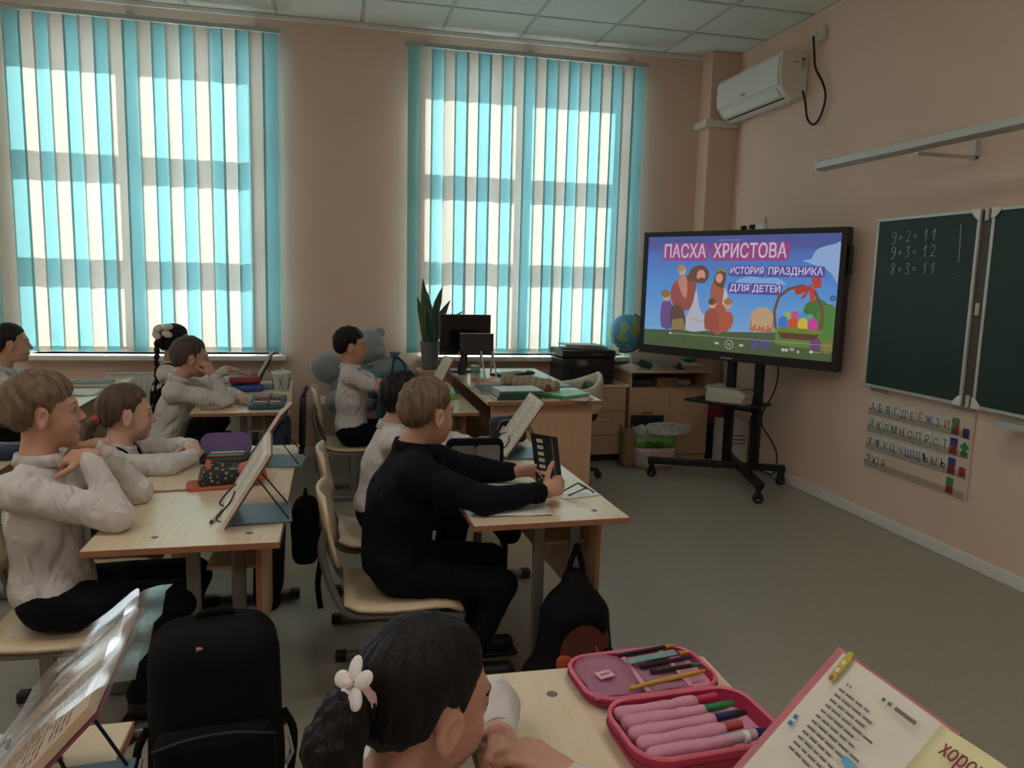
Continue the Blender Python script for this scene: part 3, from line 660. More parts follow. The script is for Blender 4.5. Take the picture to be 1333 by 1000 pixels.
# player controls
spoly('seek_bar', '9aa39b', [(.161, .1235), (.991, .1235), (.991, .128), (.161, .128)]); sell('seek_knob', 'd5dad4', .163, .126, .006, .01)
def ring(name, h, u, v, r, w, n=24): 
    sell(name, h, u, v, r, r*SW/SH); return sell(name+'_hole', '4b5a44' if u < .9 else '5b7fc0', u, v, r-w, (r-w)*SW/SH, .6 if u < .9 else 1)
ring('pause_ring', 'c3c8c0', .499, .067, .022, .003)
for du in (-.006, .004): spoly('pause_bar', 'cfd4cc', [(.499+du, .05), (.502+du, .05), (.502+du, .084), (.499+du, .084)])
for u, s_ in ((.435, -1), (.563, 1)):
    for k in (0, 1): spoly('skip_arrow', 'c9cec6', [(u+s_*(k*.011-.008), .055), (u+s_*(k*.011-.008), .083), (u+s_*(k*.011+.004), .069)])
for u in (.774, .79): sell('player_icon', 'bcc2bc', u, .062, .008, .013)
spoly('player_icon', '9aa49a', [(.806, .06), (.826, .06), (.826, .083), (.806, .083)]); spoly('player_icon', 'c3c8c2', [(.838, .055), (.85, .072), (.85, .04)])
spoly('volume_bar', 'aab0a8', [(.89, .063), (.952, .063), (.952, .067), (.89, .067)]); sell('volume_knob', 'd5dad4', .906, .065, .007, .012)
ring('side_button', '2b3358', .983, .498, .012, .005)
spoly('header_text_line', '8f97c4', [(.41, .957), (.53, .957), (.53, .963), (.41, .963)])
# stand in trolley coordinates
def loc(x, y):
    c, s_ = math.cos(-TVR), math.sin(-TVR); dx, dy = x-TVX, y-TVY; return (c*dx-s_*dy, s_*dx+c*dy)
def beam(name, a, b_, z, w=.055, h=.045):
    a = Vector((*loc(*a), z)); b_ = Vector((*loc(*b_), z)); d = b_-a
    return MB().box((a+b_)/2, (d.length, w, h), rotm(0, 0, math.atan2(d.y, d.x))).build(name, m_blackm, t, bevel=.006)
beam('base_beam', (2.24, 5.165), (3.14, 4.80), .125); beam('base_leg', (2.84, 4.91), (2.695, 4.38), .125); beam('base_leg', (2.84, 4.92), (2.99, 5.4), .125)
for p in ((2.80, 5.03), (2.925, 4.865)):
    x, y = loc(*p); MB().box((x, y, .63), (.06, .05, 1.02)).build('post', m_blackm, t, bevel=.008)
x, y = loc(2.86, 4.948); MB().box((x, y, 1.25), (.5, .035, .34)).build('mount_plate', m_blackm, t); MB().box((x, y-.045, 1.3), (.36, .06, .2)).build('mount_arm', m_blackm, t)
MB().box((x, y, .545), (.22, .03, .05)).build('cross_bar', m_blackm, t, bevel=.01)
x, y = loc(2.79, 5.03); MB().box((x, y-.02, .575), (.52, .33, .016)).build('shelf', m_blackm, t, bevel=.004)
def caster(p, ang):
    x, y = loc(*p); d = Vector((math.cos(ang), math.sin(ang), 0)); n = Vector((-d.y, d.x, 0)); c = Vector((x, y, .036))
    w = MB().cyl(c-n*.014, c+n*.014, .036, seg=20).build('caster', m_black, t, bevel=.004)
    MB().cyl(c-n*.0145, c+n*.0145, .014, seg=12).build('wheel_hub', m_alu, w)
    mb = MB(); 
    for s_ in (-1, 1): mb.box(c+n*s_*.019+Vector((0, 0, .03)), (.03, .004, .07), rotm(0, 0, ang))
    mb.cyl(c+Vector((0, 0, .06)), c+Vector((0, 0, .075)), .016); mb.box(c+Vector((0, 0, .062)), (.04, .042, .008), rotm(0, 0, ang)); mb.build('fork', m_blackm, w, bevel=.002)
caster((2.70, 4.405), .6); caster((3.115, 4.81), 1.2); caster((2.27, 5.155), .3); caster((2.98, 5.37), 2.0)
tag(MB().tube(smooth_path([(3.0, 4.80, 1.0), (3.03, 4.80, .8), (3.02, 4.83, .66), (2.98, 4.88, .52), (2.985, 4.88, .42), (3.05, 4.86, .32), (3.13, 4.9, .2), (3.17, 4.98, .05), (3.178, 5.1, .015), (3.176, 5.4, .012)], 6), .006, 6).build('display_cable', m_cable), 'thin black cable drooping from the display to the wall', 'cable')
# ================================================================== furniture
m_beech = wood('beech_laminate', 'ddccb2', 'd3bfa1', axis=1, rough=.24)
m_edge = mat('brown_edge_band', '9a6a4c', rough=.5, var=.1)
m_beechx = wood('beech_panel', 'c9a98a', 'bd9a7a', axis=2, rough=.45)
m_ply = wood('bent_plywood', 'd8c6a8', 'cbb491', axis=2, rough=.35)
m_plyedge = mat('plywood_edge', '8f6547', rough=.5, var=.15, scale=90)
m_tube = mat('grey_steel_tube', '77746f', rough=.42, metal=.35, var=.04)
m_cap = mat('black_foot_cap', '1d1d1f', rough=.6)
DH = .655
def make_desk(label, loc, rz, L_=1.30, W_=.52, group='pupil desks'):
    t = thing('school_desk', label, 'desk', loc, rz, group)
    top = MB().b(-W_/2, W_/2, -L_/2, L_/2, DH-.018, DH).build('desk_top', m_beech, t, bevel=.0015)
    mb = MB(); e = .0022
    mb.b(-W_/2-e, W_/2+e, -L_/2-e, -L_/2, DH-.019, DH-.0012); mb.b(-W_/2-e, W_/2+e, L_/2, L_/2+e, DH-.019, DH-.0012)
    mb.b(-W_/2-e, -W_/2, -L_/2, L_/2, DH-.019, DH-.0012); mb.b(W_/2, W_/2+e, -L_/2, L_/2, DH-.019, DH-.0012)
    mb.build('edge_band', m_edge, top)
    for x in (-.09, .17):
        for y in (-L_/2+.09, L_/2-.09):
            MB().lathe([(.0105, 0), (.0105, .0008), (.007, .0022)], (x, y, DH), 12).build('screw_cap', m_tube, top)
    for s_ in (-1, 1):
        y = s_*(L_/2-.16)
        for x in (.0, .13):
            MB().box((x, y, (DH-.02+.03)/2), (.04, .022, DH-.05)).build('leg_post', m_tube, t, bevel=.005)
        f = MB().box((.02, y, .022), (.44, .045, .03)).build('foot_bar', m_tube, t, bevel=.008)
        for x in (-.2, .24): MB().box((x, y, .022), (.045, .05, .038)).build('foot_cap', m_cap, f, bevel=.008)
        MB().box((.03, y, DH-.034), (.40, .03, .028)).build('top_bracket', m_tube, t, bevel=.004)
        MB().tube([(.13+.02, y-s_*.03, DH-.06), (.19, y-s_*.03, DH-.075), (.195, y-s_*.03, DH-.06)], .004, 6).build('bag_hook', m_tube, t)
    p = MB().b(.185, .201, -L_/2+.10, L_/2-.10, .27, DH-.02).build('modesty_panel', m_beechx, t)
    mb = MB(); mb.b(.1845, .2015, -L_/2+.0985, -L_/2+.10, .27, DH-.02); mb.b(.1845, .2015, -L_/2+.10, L_/2-.10, .2685, .27); mb.build('panel_edge', m_edge, p)
    MB().b(.03, .185, -L_/2+.2, L_/2-.2, DH-.15, DH-.14).build('book_shelf', m_beech, t)
    return t
DESKS = {}
for key, lab, x, y, rz in [
    ('L1', 'pupil desk with a floral pencil case and a sheet on a wire stand', -.42, 2.865, 0),
    ('M1', 'pupil desk where the boy in the dark jacket sits', .66, 2.93, .03),
    ('L2', 'pupil desk of the boy leaning on his hand, by the left window', -.53, 5.02, .035),
    ('M2', 'pupil desk pushed against the teacher desk, boy in polo shirt at it', .545, 4.93, 0),
    ('LL2', 'pupil desk at the far left under the window, dark book on it', -1.66, 5.16, .02),
    ('LL1', 'pupil desk at the left picture edge behind the boy with propped chin', -1.50, 3.05, 0),
    ('L0', 'pupil desk at the bottom left corner under a plastic sheet folder', -.60, .68, 0),
    ('M0', 'pupil desk at the bottom with the open pink pencil case', .475, .725, -.01)]:
    DESKS[key] = make_desk(lab, (x, y, 0), rz)
def make_chair(label, loc, rz, SHt=.335):
    t = thing('school_chair', label, 'chair', loc, rz, 'pupil chairs')
    # seat: bent ply with front roll
    P = []
    for i in range(9):
        u = i/8; x = -.19+.39*u; dz = .012*math.sin(u*math.pi*1.0)*-1+(-.028*max(0, (u-.78)/.22)**2)+(.016*max(0, (.18-u)/.18)**1.5)
        hw = .185-.012*u-.02*max(0, .12-u)/.12
        P.append([(x, v*hw, SHt+dz+.004*v*v) for v in (-1, -.6, -.2, .2, .6, 1)])
    MB().grid(P).build('seat', [m_ply], t, solid=.012)
    P = []
    for i in range(8):
        u = i/7; z = .475+.235*u; x = -.232-.015*math.sin(u*math.pi)*1.0-.045*u*u+.02
        hw = .172 if u < .8 else .172-.05*((u-.8)/.2)**2
        if u < .15: hw -= .03*(1-u/.15)
        P.append([(x+.045*(abs(v)**2)*.55-.02, v*hw, z) for v in (-1, -.75, -.5, -.25, 0, .25, .5, .75, 1)])
    MB().grid(P).build('backrest', [m_ply], t, solid=.011)
    for s_ in (-1, 1):
        y = s_*.15
        path = smooth_path([(-.245, y, .61), (-.262, y, .55), (-.25, y, .47), (-.222, y, .39), (-.195, y, SHt-.0), (-.15, y, SHt-.028), (-.05, y, SHt-.032), (.12, y, SHt-.034)], 5)
        MB().tube(path, .0125, 8).build('side_tube', m_tube, t)
        MB().box((-.02, y, (SHt-.03)/2+.01), (.045, .022, SHt-.05)).build('leg_post', m_tube, t, bevel=.006)
        f = MB().box((-.01, y, .02), (.39, .035, .028)).build('foot_bar', m_tube, t, bevel=.006)
        for x in (-.2, .18): MB().box((x, y, .02), (.042, .042, .036)).build('foot_cap', m_cap, f, bevel=.008)
    MB().box((-.02, 0, SHt-.05), (.03, .30, .02)).build('cross_tube', m_tube, t, bevel=.004)
    return t
CHAIRS = {}
for key, lab, x, y in [('H', 'plywood school chair under the boy in the dark jacket', .215, 2.60), ('G', 'plywood school chair of the pupil hidden behind the dark jacket', .20, 3.22),
                       ('A', 'plywood school chair under the boy propping his chin at left', -.80, 2.50), ('B', 'plywood school chair under the girl with folded arms', -.86, 3.18),
                       ('C', 'plywood school chair under the boy leaning on his hand', -.93, 4.68), ('D', 'plywood school chair under the girl with the long braid', -1.05, 5.32),
                       ('F', 'plywood school chair under the boy in the polo shirt', .13, 4.98), ('E', 'plywood school chair under the girl at the far left', -1.95, 5.02),
                       ('I', 'plywood school chair under the girl with a ponytail in front', .10, .92)]:
    CHAIRS[key] = make_chair(lab, (x, y, 0), 0)
# ------------------------------------------------------------------ teacher desk
TX0, TX1, TY0, TY1, TZ = .815, 1.475, 4.08, 5.62, .75
t = thing('teacher_desk', 'long beech teacher desk heaped with books and papers', 'desk', (0, 0, 0))
top = MB().b(TX0, TX1, TY0, TY1, TZ-.022, TZ).build('desk_top', m_beech, t, bevel=.0015)
mb = MB(); mb.b(TX0-.002, TX1+.002, TY0-.002, TY0, TZ-.023, TZ-.001); mb.b(TX1, TX1+.002, TY0, TY1, TZ-.023, TZ-.001); mb.build('edge_band', m_edge, top)
MB().b(TX0+.03, TX1-.04, TY0+.05, TY0+.068, 0, TZ-.022).build('side_panel', m_beechx, t, bevel=.001)
MB().b(TX0+.03, TX1-.04, TY1-.068, TY1-.05, 0, TZ-.022).build('side_panel', m_beechx, t, bevel=.001)
MB().b(TX1-.12, TX1-.104, TY0+.068, TY1-.068, .2, TZ-.022).build('front_panel', m_beechx, t, bevel=.001)
# ------------------------------------------------------------------ drawer unit and cupboard
t = thing('drawer_unit', 'beech three-drawer unit under the black printer', 'drawers', (0, 0, 0))
MB().b(1.66, 2.235, 5.64, 6.07, .06, .60).build('carcass', m_beechx, t, bevel=.001)
MB().b(1.65, 2.245, 5.61, 6.08, .60, .622).build('unit_top', m_beech, t, bevel=.0015)
MB().b(1.68, 2.22, 5.68, 6.0, 0, .06).build('plinth', m_black, t)
for z0_, z1_ in ((.065, .215), (.22, .405), (.41, .595)):
    d = MB().b(1.67, 2.225, 5.622, 5.64, z0_, z1_).build('drawer', m_beechx, t, bevel=.0015)
    zc = z1_-.055; MB().tube(smooth_path([(1.97, 5.622, zc), (1.975, 5.602, zc), (2.03, 5.598, zc), (2.085, 5.602, zc), (2.09, 5.622, zc)], 4), .004, 6).build('handle', m_alu, d)
t = thing('cupboard', 'beech two-door cupboard with an open top shelf behind the display', 'cupboard', (0, 0, 0))
CX0, CX1, CY0, CY1, CZ = 2.255, 2.93, 5.60, 6.07, .735
MB().b(CX0, CX0+.018, CY0+.02, CY1, .0, CZ-.02).build('side_panel', m_beechx, t); MB().b(CX1-.018, CX1, CY0+.02, CY1, .0, CZ-.02).build('side_panel', m_beechx, t)
MB().b(CX0, CX1, CY1-.012, CY1, .0, CZ-.02).build('back_panel', m_beechx, t)
MB().b(CX0-.015, CX1+.015, CY0-.005, CY1+.01, CZ-.02, CZ).build('cupboard_top', m_beech, t, bevel=.0015)
MB().b(CX0+.018, CX1-.018, CY0+.02, CY1-.012, .575, .593).build('shelf_board', m_beechx, t); MB().b(CX0+.018, CX1-.018, CY0+.02, CY1-.012, .05, .07).build('bottom_board', m_beechx, t)
MB().b(CX0+.018, CX1-.018, CY0+.04, CY0+.056, 0, .05).build('plinth', m_beechx, t)
xm = (CX0+CX1)/2
for x0_, x1_, hx in ((CX0+.002, xm-.0015, xm-.04), (xm+.0015, CX1-.002, xm+.04)):
    d = MB().b(x0_, x1_, CY0, CY0+.018, .06, .575).build('door', m_beechx, t, bevel=.0015)
    MB().tube(smooth_path([(hx, CY0, .50), (hx, CY0-.02, .493), (hx, CY0-.026, .45), (hx, CY0-.02, .407), (hx, CY0, .40)], 4), .0045, 6).build('handle', m_alu, d)
# radiator under the left window
t = thing('radiator', 'white panel radiator under the left window', 'radiator', (0, 0, 0))
MB().b(-1.62, -.62, 5.985, 6.055, .15, .665).build('radiator_body', m_white, t, bevel=.008)
mb = MB()
for k in range(24): mb.b(-1.60+.041*k, -1.60+.041*k+.016, 5.978, 5.985, .18, .63)
mb.build('radiator_ribs', m_white, t, bevel=.003)
mb = MB(); mb.b(-1.625, -.615, 5.975, 6.06, .665, .68); mb.build('radiator_grille', m_white, t, bevel=.003)
for x in (-1.4, -.84): MB().b(x-.02, x+.02, 6.055, 6.1, .3, .34).build('wall_bracket', m_alu, t)
# ================================================================== things on and around the furniture
m_paper = mat('white_paper', 'cfccc3', rough=.8, var=.03)
m_page = mat('book_page', 'd5cfc2', rough=.8, var=.03)
m_print = mat('grey_print', '6f6a66', rough=.8)
m_wire = mat('dark_wire', '22282e', rough=.4, metal=.4)
m_standpl = mat('grey_blue_plastic', '5f7683', rough=.3, var=.03)
def pages(name, W_, H_, t_, material, parent, M4, lines=0, seed=0, inkm=None, wob=.004):
    """a book block: width W_ along local x, height H_ along local y, thickness t_ along local z"""
    mb = MB(); n = 7
    P = [[(W_*(i/n), H_*j, t_/2+wob*math.sin(i/n*math.pi)) for i in range(n+1)] for j in (0, 1)]
    Q = [[(W_*(i/n), H_*j, -t_/2) for i in range(n+1)] for j in (0, 1)]
    vs = P[0]+P[1]+Q[0]+Q[1]; m = n+1; fs = []
    for i in range(n):
        fs += [(i, i+1, m+i+1, m+i), (2*m+i, 3*m+i, 3*m+i+1, 2*m+i+1), (i, 2*m+i, 2*m+i+1, i+1), (m+i, m+i+1, 3*m+i+1, 3*m+i)]
    fs += [(0, m, 3*m, 2*m), (n, 2*m+n, 3*m+n, m+n)]
    mb.add(vs, fs); me = mb.mesh(name); me.transform(M4); me.materials.append(material); o = finish(me, name, parent)
    if lines:
        r = random.Random(seed); lb = MB()
        for k in range(lines):
            y = H_*(.90-.80*k/lines); x = W_*.1
            while x < W_*(.9 if k % 5 else .55):
                w = r.uniform(.008, .022); w = min(w, W_*.92-x)
                zt = t_/2+wob*math.sin((x+w/2)/W_*math.pi)+.0006
                lb.add([(x, y, zt), (x+w, y, zt), (x+w, y+H_*.011, zt), (x, y+H_*.011, zt)], [(0, 1, 2, 3)]); x += w+.005
        me = lb.mesh('printed_lines'); me.transform(M4); me.materials.append(inkm or m_print); finish(me, 'printed_lines', o)
    return o
def book_on_stand(label, loc, rz, cover, tilt=62, W_=.20, H_=.27, th=.012, seed=1, stand=True, one=True, slabel=None, page=None):
    """open textbook leaning on a wire book stand, read from -x"""
    t = thing('textbook', label, 'book', loc, rz)
    a = math.radians(tilt); up = Vector((math.cos(a), 0, math.sin(a))); nrm = Vector((-math.sin(a), 0, math.cos(a))); right = Vector((0, -1, 0))
    M = Matrix((right, up, nrm)).transposed()
    base = Vector((-.06, 0, .016))
    for s_ in (0, 1):
        off = base+right*(-W_ if s_ == 0 else 0)+nrm*.009
        pages('page_block', W_, H_, th, page or m_page, t, mat4(M, off), 22, seed+s_)
    me = MB().box((0, H_/2, 0), (2*W_+.008, H_+.008, .004)).mesh('cover'); me.transform(mat4(M, base+nrm*.0)); me.materials.append(cover); finish(me, 'book_cover', t)
    if stand:
        s2 = thing('book_stand', slabel, 'book stand', loc, rz, 'wire book stands')
        MB().box((.03, 0, .0045), (.20, .21, .006)).build('base_plate', m_standpl, s2, bevel=.002)
        back = base-nrm*.008
        for y in (-.085, .085):
            p0 = back+up*.02+Vector((0, y, 0)); p1 = back+up*(H_*.82)+Vector((0, y*.5, 0))
            MB().tube([p0, p1], .0028, 6).build('back_wire', m_wire, s2)
            MB().tube([back+up*(H_*.60)+Vector((0, y*.75, 0)), Vector((.12, y, .008))], .0028, 6).build('prop_wire', m_wire, s2)
            hook = base+nrm*.022
            MB().tube(smooth_path([back+up*.0+Vector((0, y, -.003)), base+Vector((-.006, y, -.008)), hook+Vector((-.012, y, -.006)), hook+up*.05+Vector((0, y*1.1, 0)), hook+up*.075+Vector((0, y*.5, 0))], 4), .0028, 6).build('page_clip', m_wire, s2)
        MB().tube([back+up*(H_*.82)+Vector((0, -.0425, 0)), back+up*(H_*.82)+Vector((0, .0425, 0))], .0028, 6).build('top_wire', m_wire, s2)
    return t
m_cov_red = mat('cover_red', '7e3038', rough=.45); m_cov_brown = mat('cover_brown', '6a4538', rough=.45); m_cov_pink = mat('cover_pink', 'b96a74', rough=.45); m_cov_blue = mat('cover_blue', '3b5580', rough=.45)
book_on_stand('open textbook on a stand beside the pen, near end of the left desk', (-.27, 2.48, DH), .08, m_cov_brown, 58, .165, .25, seed=1, slabel='wire book stand with a grey-blue base on the left desk')
book_on_stand('open textbook tilted behind the purple case on the left desk', (-.255, 3.20, DH), -.1, m_cov_red, 58, .14, .24, seed=5, slabel='wire book stand holding the farther textbook on the left desk')
book_on_stand('open textbook standing in front of the boy leaning on his hand', (-.46, 5.36, DH), 0, m_cov_blue, 62, .14, .24, seed=9, slabel='wire book stand on the desk by the left window')
book_on_stand('open textbook standing in front of the boy in the polo shirt', (.70, 5.10, DH), .1, m_cov_red, 62, .11, .24, seed=12, slabel='wire book stand on the desk joined to the teacher desk')
book_on_stand('open textbook beside the black pencil case of the dark-jacket boy', (.77, 3.22, DH), -.05, m_cov_brown, 56, .13, .28, seed=14, slabel='wire book stand with a dark base on the middle desk')
# the textbook at the bottom right corner
def fbook():
    t = thing('textbook', 'open textbook with a yellow page clip at the bottom right corner', 'book', (0, 0, 0))
    tl = Vector((.685, .868, .918)); dn = Vector((.53, .872, .755))-tl; rt = Vector((.69, .672, .918))-tl
    up = -dn.normalized(); right = rt.normalized(); M = frame(right, up); nrm = right.cross(M @ Vector((0, 1, 0)))
    H_ = .225; W_ = .185; org = tl-up*H_
    pg = pages('page_block', W_, H_, .010, m_page, t, mat4(M, org-M.col[2]*.006), 0, 3, wob=.003)
    lb = MB(); r = random.Random(4)
    def word(x, y, w, h=.0032):
        z = .003+.003*math.sin(min(max(x/W_, 0), 1)*math.pi)+.0006; lb.add([(x, y, z), (x+w, y, z), (x+w, y+h, z), (x, y+h, z)], [(0, 1, 2, 3)])
    for k in range(12):
        y = H_-.045-.0092*k; x = .04
        n = r.randint(4, 5)
        for q in range(n):
            w = r.uniform(.008, .018); word(x, y, w); x += w+.0035
    word(.10, H_-.022, .005, .005); word(.110, H_-.022, .006, .005); word(.122, H_-.022, .034, .005)
    for q in range(2): word(.045+.006*q, H_-.034, .003)
    me = lb.mesh('printed_lines'); me.transform(mat4(M, org)); me.materials.append(m_print); finish(me, 'printed_lines', pg)
    for k in range(2):
        me = MB().box((.016, .115-.011*k, .0047), (.0065, .0065, .0006)).mesh('blue_mark'); me.transform(mat4(M, org)); me.materials.append(mat('blue_print', '4b72ae', rough=.7)); finish(me, 'blue_mark', pg)
    me = MB().prism(rrect(.045, .011, .005), .0006).mesh('blue_highlight'); me.transform(mat4(M @ rotm(0, 0, -.1), org+M @ Vector((.135, .115, .0062)))); me.materials.append(mat('highlight_blue', '5f9fc0', rough=.7)); finish(me, 'blue_highlight', pg)
    me = MB().box((W_/2-.008, H_/2+.0, -.0125), (W_+.03, H_+.01, .003)).mesh('cover'); me.transform(mat4(M, org)); me.materials.append(m_cov_pink); finish(me, 'book_cover', t)
    # second page curling towards the reader
    P = []
    for i in range(9):
        u = i/8; P.append([org+M @ Vector((W_-.006+.17*u, H_*j-.0, .002+.03*math.sin(u*2.2))) for j in (0, .2, .4, .6, .8, .99)])
    p2 = MB().grid(P).build('turned_page', mat('yellow_page', 'd8cf9f', rough=.7, var=.05), t, solid=.0015)
    text_mesh('heading_word', 'хорош', .026, mat('heading_magenta', '8f2f4e', rough=.7), p2, mat4(M @ rotm(0, -.30, 0), org+M @ Vector((W_+.022, H_-.032, .0175))), extrude=.0004)
    c = thing('page_clip', 'yellow patterned clip on the page corner of the corner textbook', 'clip')
    me = MB().prism(rrect(.011, .05, .005), .0016).mesh('clip_band'); me.transform(mat4(M @ rotm(0, 0, .04), org+M @ Vector((.020, H_-.018, .0058)))); me.materials.append(mat('clip_yellow', 'b6a836', rough=.35, var=.25, scale=120)); finish(me, 'clip_band', c)
    for k in range(3):
        me = MB().lathe([(.0038, 0), (.0034, .0006)], (0, 0, 0), 10).mesh('dot'); me.transform(mat4(M, org+M @ Vector((.020+.0004*k, H_-.004-.013*k-.008, .0076)))); me.materials.append(mat('clip_dot%d' % k, ['d8d2a8', 'd6cfc4', 'b04a66'][k], rough=.4)); finish(me, 'printed_dot', c)
    s2 = thing('book_stand', 'wire book stand under the corner textbook', 'book stand', (.64, .68, DH), 0, 'wire book stands')
    MB().box((-.02, -.02, .0045), (.2, .22, .006)).build('base_plate', m_standpl, s2, bevel=.002)
    for y in (-.10, .06): MB().tube([(.02, y, .22), (.075, y, .007)], .0028, 6).build('prop_wire', m_wire, s2); MB().tube([(-.125, y, .03), (.03, y, .235)], .0028, 6).build('back_wire', m_wire, s2)
fbook()
# ---- teacher desk things
def stack(name, label, cat, x, y, z, W_, D_, items, rz=0, seed=0, group=None):
    """stack of flat things, each one its own object"""
    r = random.Random(seed); out = []
    for i, (h, m, lab) in enumerate(items):
        o = thing(name, lab, cat, (x+r.uniform(-.008, .008), y+r.uniform(-.008, .008), z), rz+r.uniform(-.08, .08), group)
        w = W_*r.uniform(.94, 1.0); d = D_*r.uniform(.94, 1.0)
        MB().b(-w/2, w/2, -d/2, d/2, .0012, h-.0012).build('page_block', m_paper, o)
        mb = MB(); mb.b(-w/2-.002, w/2+.002, -d/2-.002, d/2+.002, 0, .0015); mb.b(-w/2-.002, w/2+.002, -d/2-.002, d/2+.002, h-.0015, h); mb.b(-w/2-.003, -w/2-.001, -d/2, d/2, 0, h); mb.build('cover', m, o)
        z += h; out.append(o)
    return z
c_dgreen = mat('cover_dark_green', '1e4a3c', rough=.4); c_green = mat('folder_green', '2f8a4c', rough=.35); c_lgreen = mat('folder_light_green', '5aa35a', rough=.35); c_orange = mat('folder_orange', 'b0603a', rough=.4)
c_white = mat('cover_white', 'b8bcb8', rough=.4); c_blue = mat('cover_pale_blue', '7d93a8', rough=.4); c_dark = mat('cover_dark', '2c2f36', rough=.5); c_teal = mat('cover_teal', '3c6e6a', rough=.4)
stack('exercise_book', '', 'book', 1.00, 4.20, TZ, .19, .26, [(.018, c_dgreen, 'lowest dark green book of the pile on the near edge of the teacher desk'), (.016, c_dgreen, 'second dark green book of the pile on the near edge of the teacher desk'), (.016, c_teal, 'third dark green book of the pile on the near edge of the teacher desk'), (.006, c_white, 'white booklet topmost of the green book pile')], rz=1.57, seed=1, group='books in the green pile')
stack('paper_folder', '', 'folder', 1.30, 4.22, TZ, .24, .18, [(.006, c_white, 'white folder lowest under the green folders on the teacher desk'), (.010, c_green, 'mid green folder on the white folder'), (.008, c_lgreen, 'light green folder topmost on the teacher desk')], rz=.5, seed=3, group='folders on the teacher desk')
stack('paper_folder', '', 'folder', .93, 4.47, TZ, .22, .26, [(.008, c_blue, 'pale blue folder by the pupil desk edge'), (.007, c_white, 'white folder on the pale blue one'), (.006, c_dark, 'thin dark folder topmost of the middle pile')], seed=5, group='folders in the middle pile')
stack('paper_folder', '', 'folder', .98, 4.78, TZ, .24, .2, [(.008, c_white, 'white folder beneath the orange folder'), (.018, c_orange, 'orange folder lying near the monitor')], seed=6, group='folders near the monitor')
def sheet(label, x, y, z, rz, w=.21, d=.297, m=None, cat='paper', name='paper_sheet', wob=.004, seed=0):
    r = random.Random(seed); P = [[(-w/2+w*i/6, -d/2+d*j/6, .0015+wob*abs(math.sin(i*1.1+j*.7+seed))) for i in range(7)] for j in range(7)]
    o = MB().grid(P).build(name, m or m_paper, None, solid=.0012); o.location = (x, y, z); o.rotation_euler = (0, 0, rz); return tag(o, label, cat)
sheet('loose white sheet hanging over the near edge of the green folders', 1.32, 4.16, TZ+.0, .9, seed=2, w=.16, d=.22)
sheet('loose white sheet by the keyboard on the teacher desk', 1.28, 5.0, TZ, .2, seed=3)
sheet('loose white sheet in the middle of the teacher desk', 1.10, 4.62, TZ, -.3, seed=4)
sheet('pale blue sheet at the far edge of the teacher desk', 1.36, 4.74, TZ, .1, m=mat('pale_blue_paper', '9db2bb', rough=.6), seed=5)
# knitted caterpillar-like roll
t = thing('braided_roll', 'cream braided cloth roll lying across the teacher desk', 'craft toy', (0, 0, TZ))
m_knit = mat('cream_wool', 'a89a85', rough=.95, var=.25, scale=120, bump=.8, bscale=260)
for k in range(8):
    f = k/7; c = Vector((1.04+.20*f, 4.66-.26*f, .042+.004*math.sin(k*2)))
    s_ = MB().ellipsoid(c, (.026, .045, .042), rotm(0, 0, -.9), 14, 10).build('woollen_bead', m_knit, t)
MB().ellipsoid((1.27, 4.355, .04), (.03, .045, .04), rotm(0, 0, -.9), 14, 10).build('end_bead', m_knit, t)
t = thing('red_bauble', 'dark red egg-shaped ornament at the near edge of the teacher desk', 'ornament', (1.215, 4.30, TZ))
MB().lathe([(.004, 0), (.018, .004), (.024, .02), (.022, .04), (.012, .058), (.004, .064)], seg=16).build('bauble_body', mat('bauble_red', '7d2a33', rough=.3, var=.15), t)
MB().lathe([(.006, 0), (.006, .008), (.003, .01)], (0, 0, .063), 10).build('bauble_cap', m_alu, t)
# monitor, tablet screen, keyboard, mouse
t = thing('computer_monitor', 'black computer monitor on the far end of the teacher desk, seen from behind', 'monitor', (.905, 5.42, TZ), .05)
MB().b(-.185, .185, -.012, .02, .13, .41).build('monitor_case', m_black, t, bevel=.006)
MB().b(-.176, .176, -.016, -.011, .142, .40).build('monitor_screen', mat('dark_glass', '10131a', rough=.15), t)
MB().b(-.025, .025, .02, .035, .02, .25).build('monitor_neck', m_black, t, bevel=.004); MB().b(-.11, .11, -.06, .10, 0, .014).build('monitor_foot', m_black, t, bevel=.006)
t = thing('small_screen', 'small dark tablet on silver legs in front of the monitor', 'tablet', (.95, 5.20, TZ), -.05)
MB().box((0, 0, .215), (.235, .012, .15), rotm(-.12, 0, 0)).build('tablet_body', m_black, t, bevel=.005); MB().box((0, -.002, .291), (.235, .014, .004), rotm(-.12, 0, 0)).build('bright_rim', m_alu, t)
for x in (.03, .11): MB().tube([(x, -.01, .17), (x+.02, -.08, .0)], .006, 8).build('silver_leg', m_alu, t); MB().tube([(x, .005, .17), (x, .06, .0)], .006, 8).build('silver_leg', m_alu, t)
t = thing('keyboard', 'grey keyboard near the window side of the teacher desk', 'keyboard', (1.20, 5.22, TZ), .5)
MB().b(-.14, .14, -.06, .06, .0, .014).build('keyboard_base', m_black, t, bevel=.003)
mb = MB()
for r_ in range(4):
    for k in range(13): mb.b(-.13+.02*k, -.114+.02*k, -.05+.026*r_, -.03+.026*r_, .014, .018)
o = mb.build('keys', mat('grey_keys', '6e7a80', rough=.5), t); o['kind'] = 'stuff'
t = thing('computer_mouse', 'black computer mouse beside the keyboard', 'mouse', (1.345, 5.24, TZ), .3)
MB().ellipsoid((0, 0, .016), (.03, .05, .016), None, 14, 8).build('mouse_body', m_black, t); MB().box((0, .02, .031), (.005, .014, .004)).build('mouse_wheel', m_tube, t)
